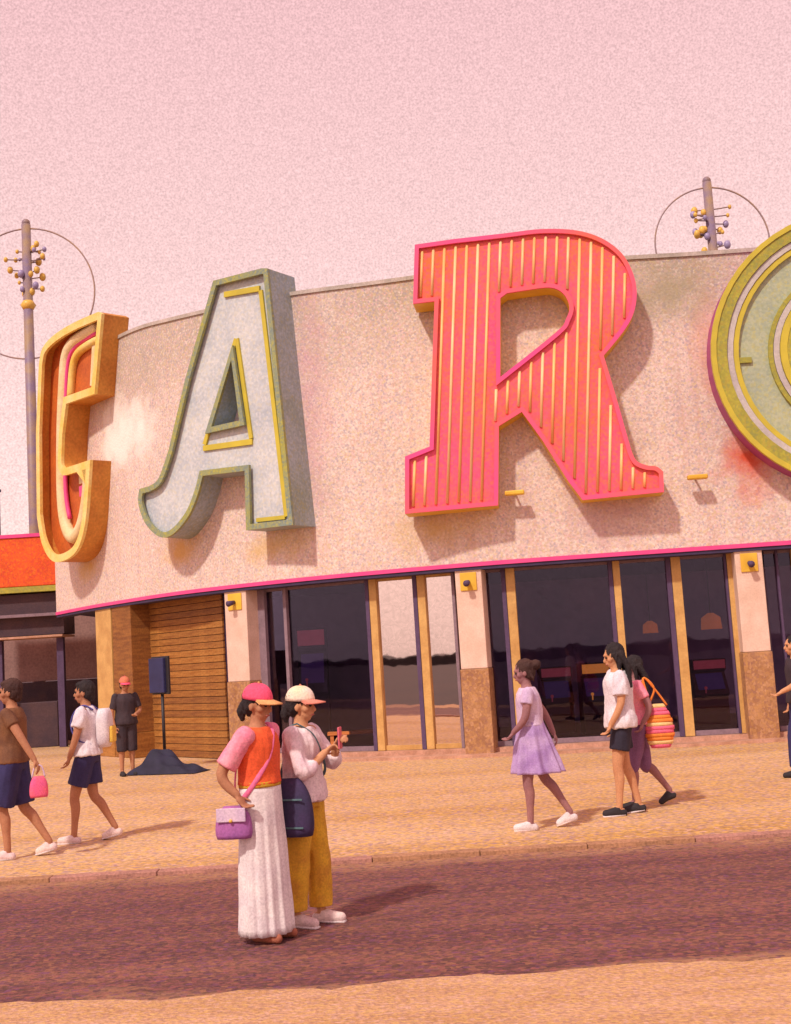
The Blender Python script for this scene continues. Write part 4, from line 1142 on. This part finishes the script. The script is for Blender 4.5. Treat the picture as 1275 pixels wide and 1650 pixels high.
# tote of stripes, hung from the shoulder of the walker behind
tb = empty('tote_bag', F_.w((-.21, .13, .66)), F_.rz, label='orange and pink striped tote bag slung behind the white shirted woman', cat='bag')
NS = 12; hh = .45
for i in range(NS):
    bm = bmesh.new(); rs = []
    for j in range(3):
        t = (i + j / 2) / NS; e = math.sin(math.pi * (.12 + .80 * t)) ** .55
        rs.append(((0, 0, hh * t), (.158 + .01 * (i % 2)) * e * (1.05 - .25 * t), .09 * e * (1.05 - .3 * t)))
    if True:
        cx_ = lambda a, i_: (abs(math.cos(a)) ** 3 + abs(math.sin(a)) ** 3) ** -.15
        loft(bm, rs, 20, cx_)
    obj('stripe', bm, MT[('tote_pink', 'tote_orange', 'tote_pink', 'tote_cream', 'tote_orange')[(i * 3) % 5]], tb, True)
for sg in (-1, 1):
    bm = bmesh.new(); a_tube(bm, catmull([Vector((-.10 * sg, -.02, hh - .02)), Vector((.02, 0.0, hh + .16)), Vector((.13, .02, hh + .27)), Vector((.10 + .03 * sg, .02, hh - .02))], 6), .011, 8)
    obj('handle', bm, MT['tote_orange'], tb, True)

# --- man with the white vest and backpack straps walking left
G_ = Body((146, 1356), 1.655, 180, 'dark haired walker in white top, navy shorts and light shoes heading left', MT['skin_tan'],
          J=dict(anl=(.15, .08, .085), tol=(.29, .085, .035), knl=(.13, .085, .48), anr=(-.25, -.08, .13), tor=(-.14, -.08, .04), knr=(-.03, -.085, .48), ell=(.06, .225, 1.11), wrl=(.14, .20, .90), elr=(-.10, -.22, 1.12), wrr=(-.06, -.22, .90)),
          hair=(MT['hair_black'], 'short'))
G_.top(MT['tee_white'], z0=.91, sleeve=.62, srad=(.070, .074, .05), grow=.024, flare=.03, wr=.02); G_.legs(MT['shorts_navy'], .72, rad=(.112, .108, .08), name='shorts'); G_.shoes(MT['shoe_pale'], .012, MT['sole_white'])
for sg in (-1, 1):
    G_.strap([(-.10, sg * .095, 1.38), (0, sg * .11, 1.432), (.10, sg * .11, 1.36), (.135, sg * .12, 1.22), (.06, sg * .172, 1.08), (-.08, sg * .14, 1.02)], .024, MT['pack_blue'], 'backpack_strap')
bp = empty('backpack', G_.w((-.19, 0, .98)), G_.rz, label='small cream and yellow backpack worn by the walker in navy shorts', cat='backpack')
bm = bmesh.new(); loft(bm, [((0, 0, .40 * i / 8), .078 * (1 - abs(i / 4 - 1) ** 4 * .35), .135 * (1 - abs(i / 4 - 1) ** 4 * .3)) for i in range(9)], 24, lambda a, i: (abs(math.cos(a)) ** 4 + abs(math.sin(a)) ** 4) ** -.2); obj('pack_body', bm, MT['tee_white'], bp, True)
bm = bmesh.new(); a_box(bm, (-.085, 0, .13), (.04, .18, .17), 0, .015); obj('pocket', bm, MT['vest_yellow'], bp)

# --- walker cut by the left edge of the picture, with a rose bag swinging behind
Hh = Body((26, 1383), 1.72, 180, 'walker in brown top and dark shorts cut by the left picture edge', MT['skin_tan'],
          J=dict(anl=(.05, .08, .085), tol=(.19, .085, .035), knl=(.09, .085, .48), anr=(-.30, -.08, .13), tor=(-.20, -.08, .04), knr=(-.06, -.085, .48), ell=(-.15, .24, 1.14), wrl=(-.27, .24, .93), elr=(.12, -.22, 1.14), wrr=(.28, -.20, 1.02)),
          hair=(MT['hair_brown'], 'short'))
Hh.top(MT['top_brown'], z0=.90, sleeve=.5, grow=.02); Hh.legs(MT['shorts_navy'], .95, rad=(.118, .112, .08), name='shorts'); Hh.shoes(MT['shoe_pale'], .012, MT['sole_white'])
rb = bag('', Hh.w((-.31, .25, .58)), Hh.rz + R(20), (.17, .09, .20), MT['bag_rose'], label='small rose pink bag hanging from the hand of the walker at the left edge')
bm = bmesh.new(); a_tube(bm, catmull([Vector(v) for v in ((-.06, 0, .19), (-.03, 0, .29), (.03, 0, .29), (.06, 0, .19))], 5), .008, 8); obj('handle', bm, MT['lilac_pale'], rb, True)

# --- man with a cap standing in the shade by the corner pillar
I_ = Body((206, 1250), 1.62, -60, 'person in rust cap and dark clothes standing in the shade by the corner pillar', MT['skin_tan'],
          J=dict(ell=(.02, .25, 1.12), wrl=(.18, .12, 1.05), elr=(.0, -.24, 1.10), wrr=(.06, -.22, .86)), hair=(MT['hair_black'], 'short'), head_pitch=8)
I_.cap(MT['cap_rust'], MT['cap_pink']); I_.top(MT['dark_cloth'], z0=.88, sleeve=.8, grow=.025); I_.legs(MT['dark_cloth'], 1.1, rad=(.11, .095, .085), name='shorts'); I_.shoes(MT['shoe_black'], .01)

# --- figure just entering at the right edge
K_ = Body((1300, 1250), 1.66, 182, 'person in dark clothes cut by the right picture edge', MT['skin_warm'],
          J=dict(anl=(.14, .08, .085), tol=(.28, .085, .03), knl=(.12, .085, .48), anr=(-.22, -.08, .12), tor=(-.12, -.08, .04), knr=(-.02, -.085, .48), ell=(.10, .23, 1.13), wrl=(.27, .20, 1.03)), hair=(MT['hair_black'], 'long'))
K_.top(MT['dark_cloth'], z0=.88, sleeve=.5, grow=.02); K_.legs(MT['shorts_navy'], 1.9, rad=(.11, .09, .08)); K_.shoes(MT['shoe_black'], .01)
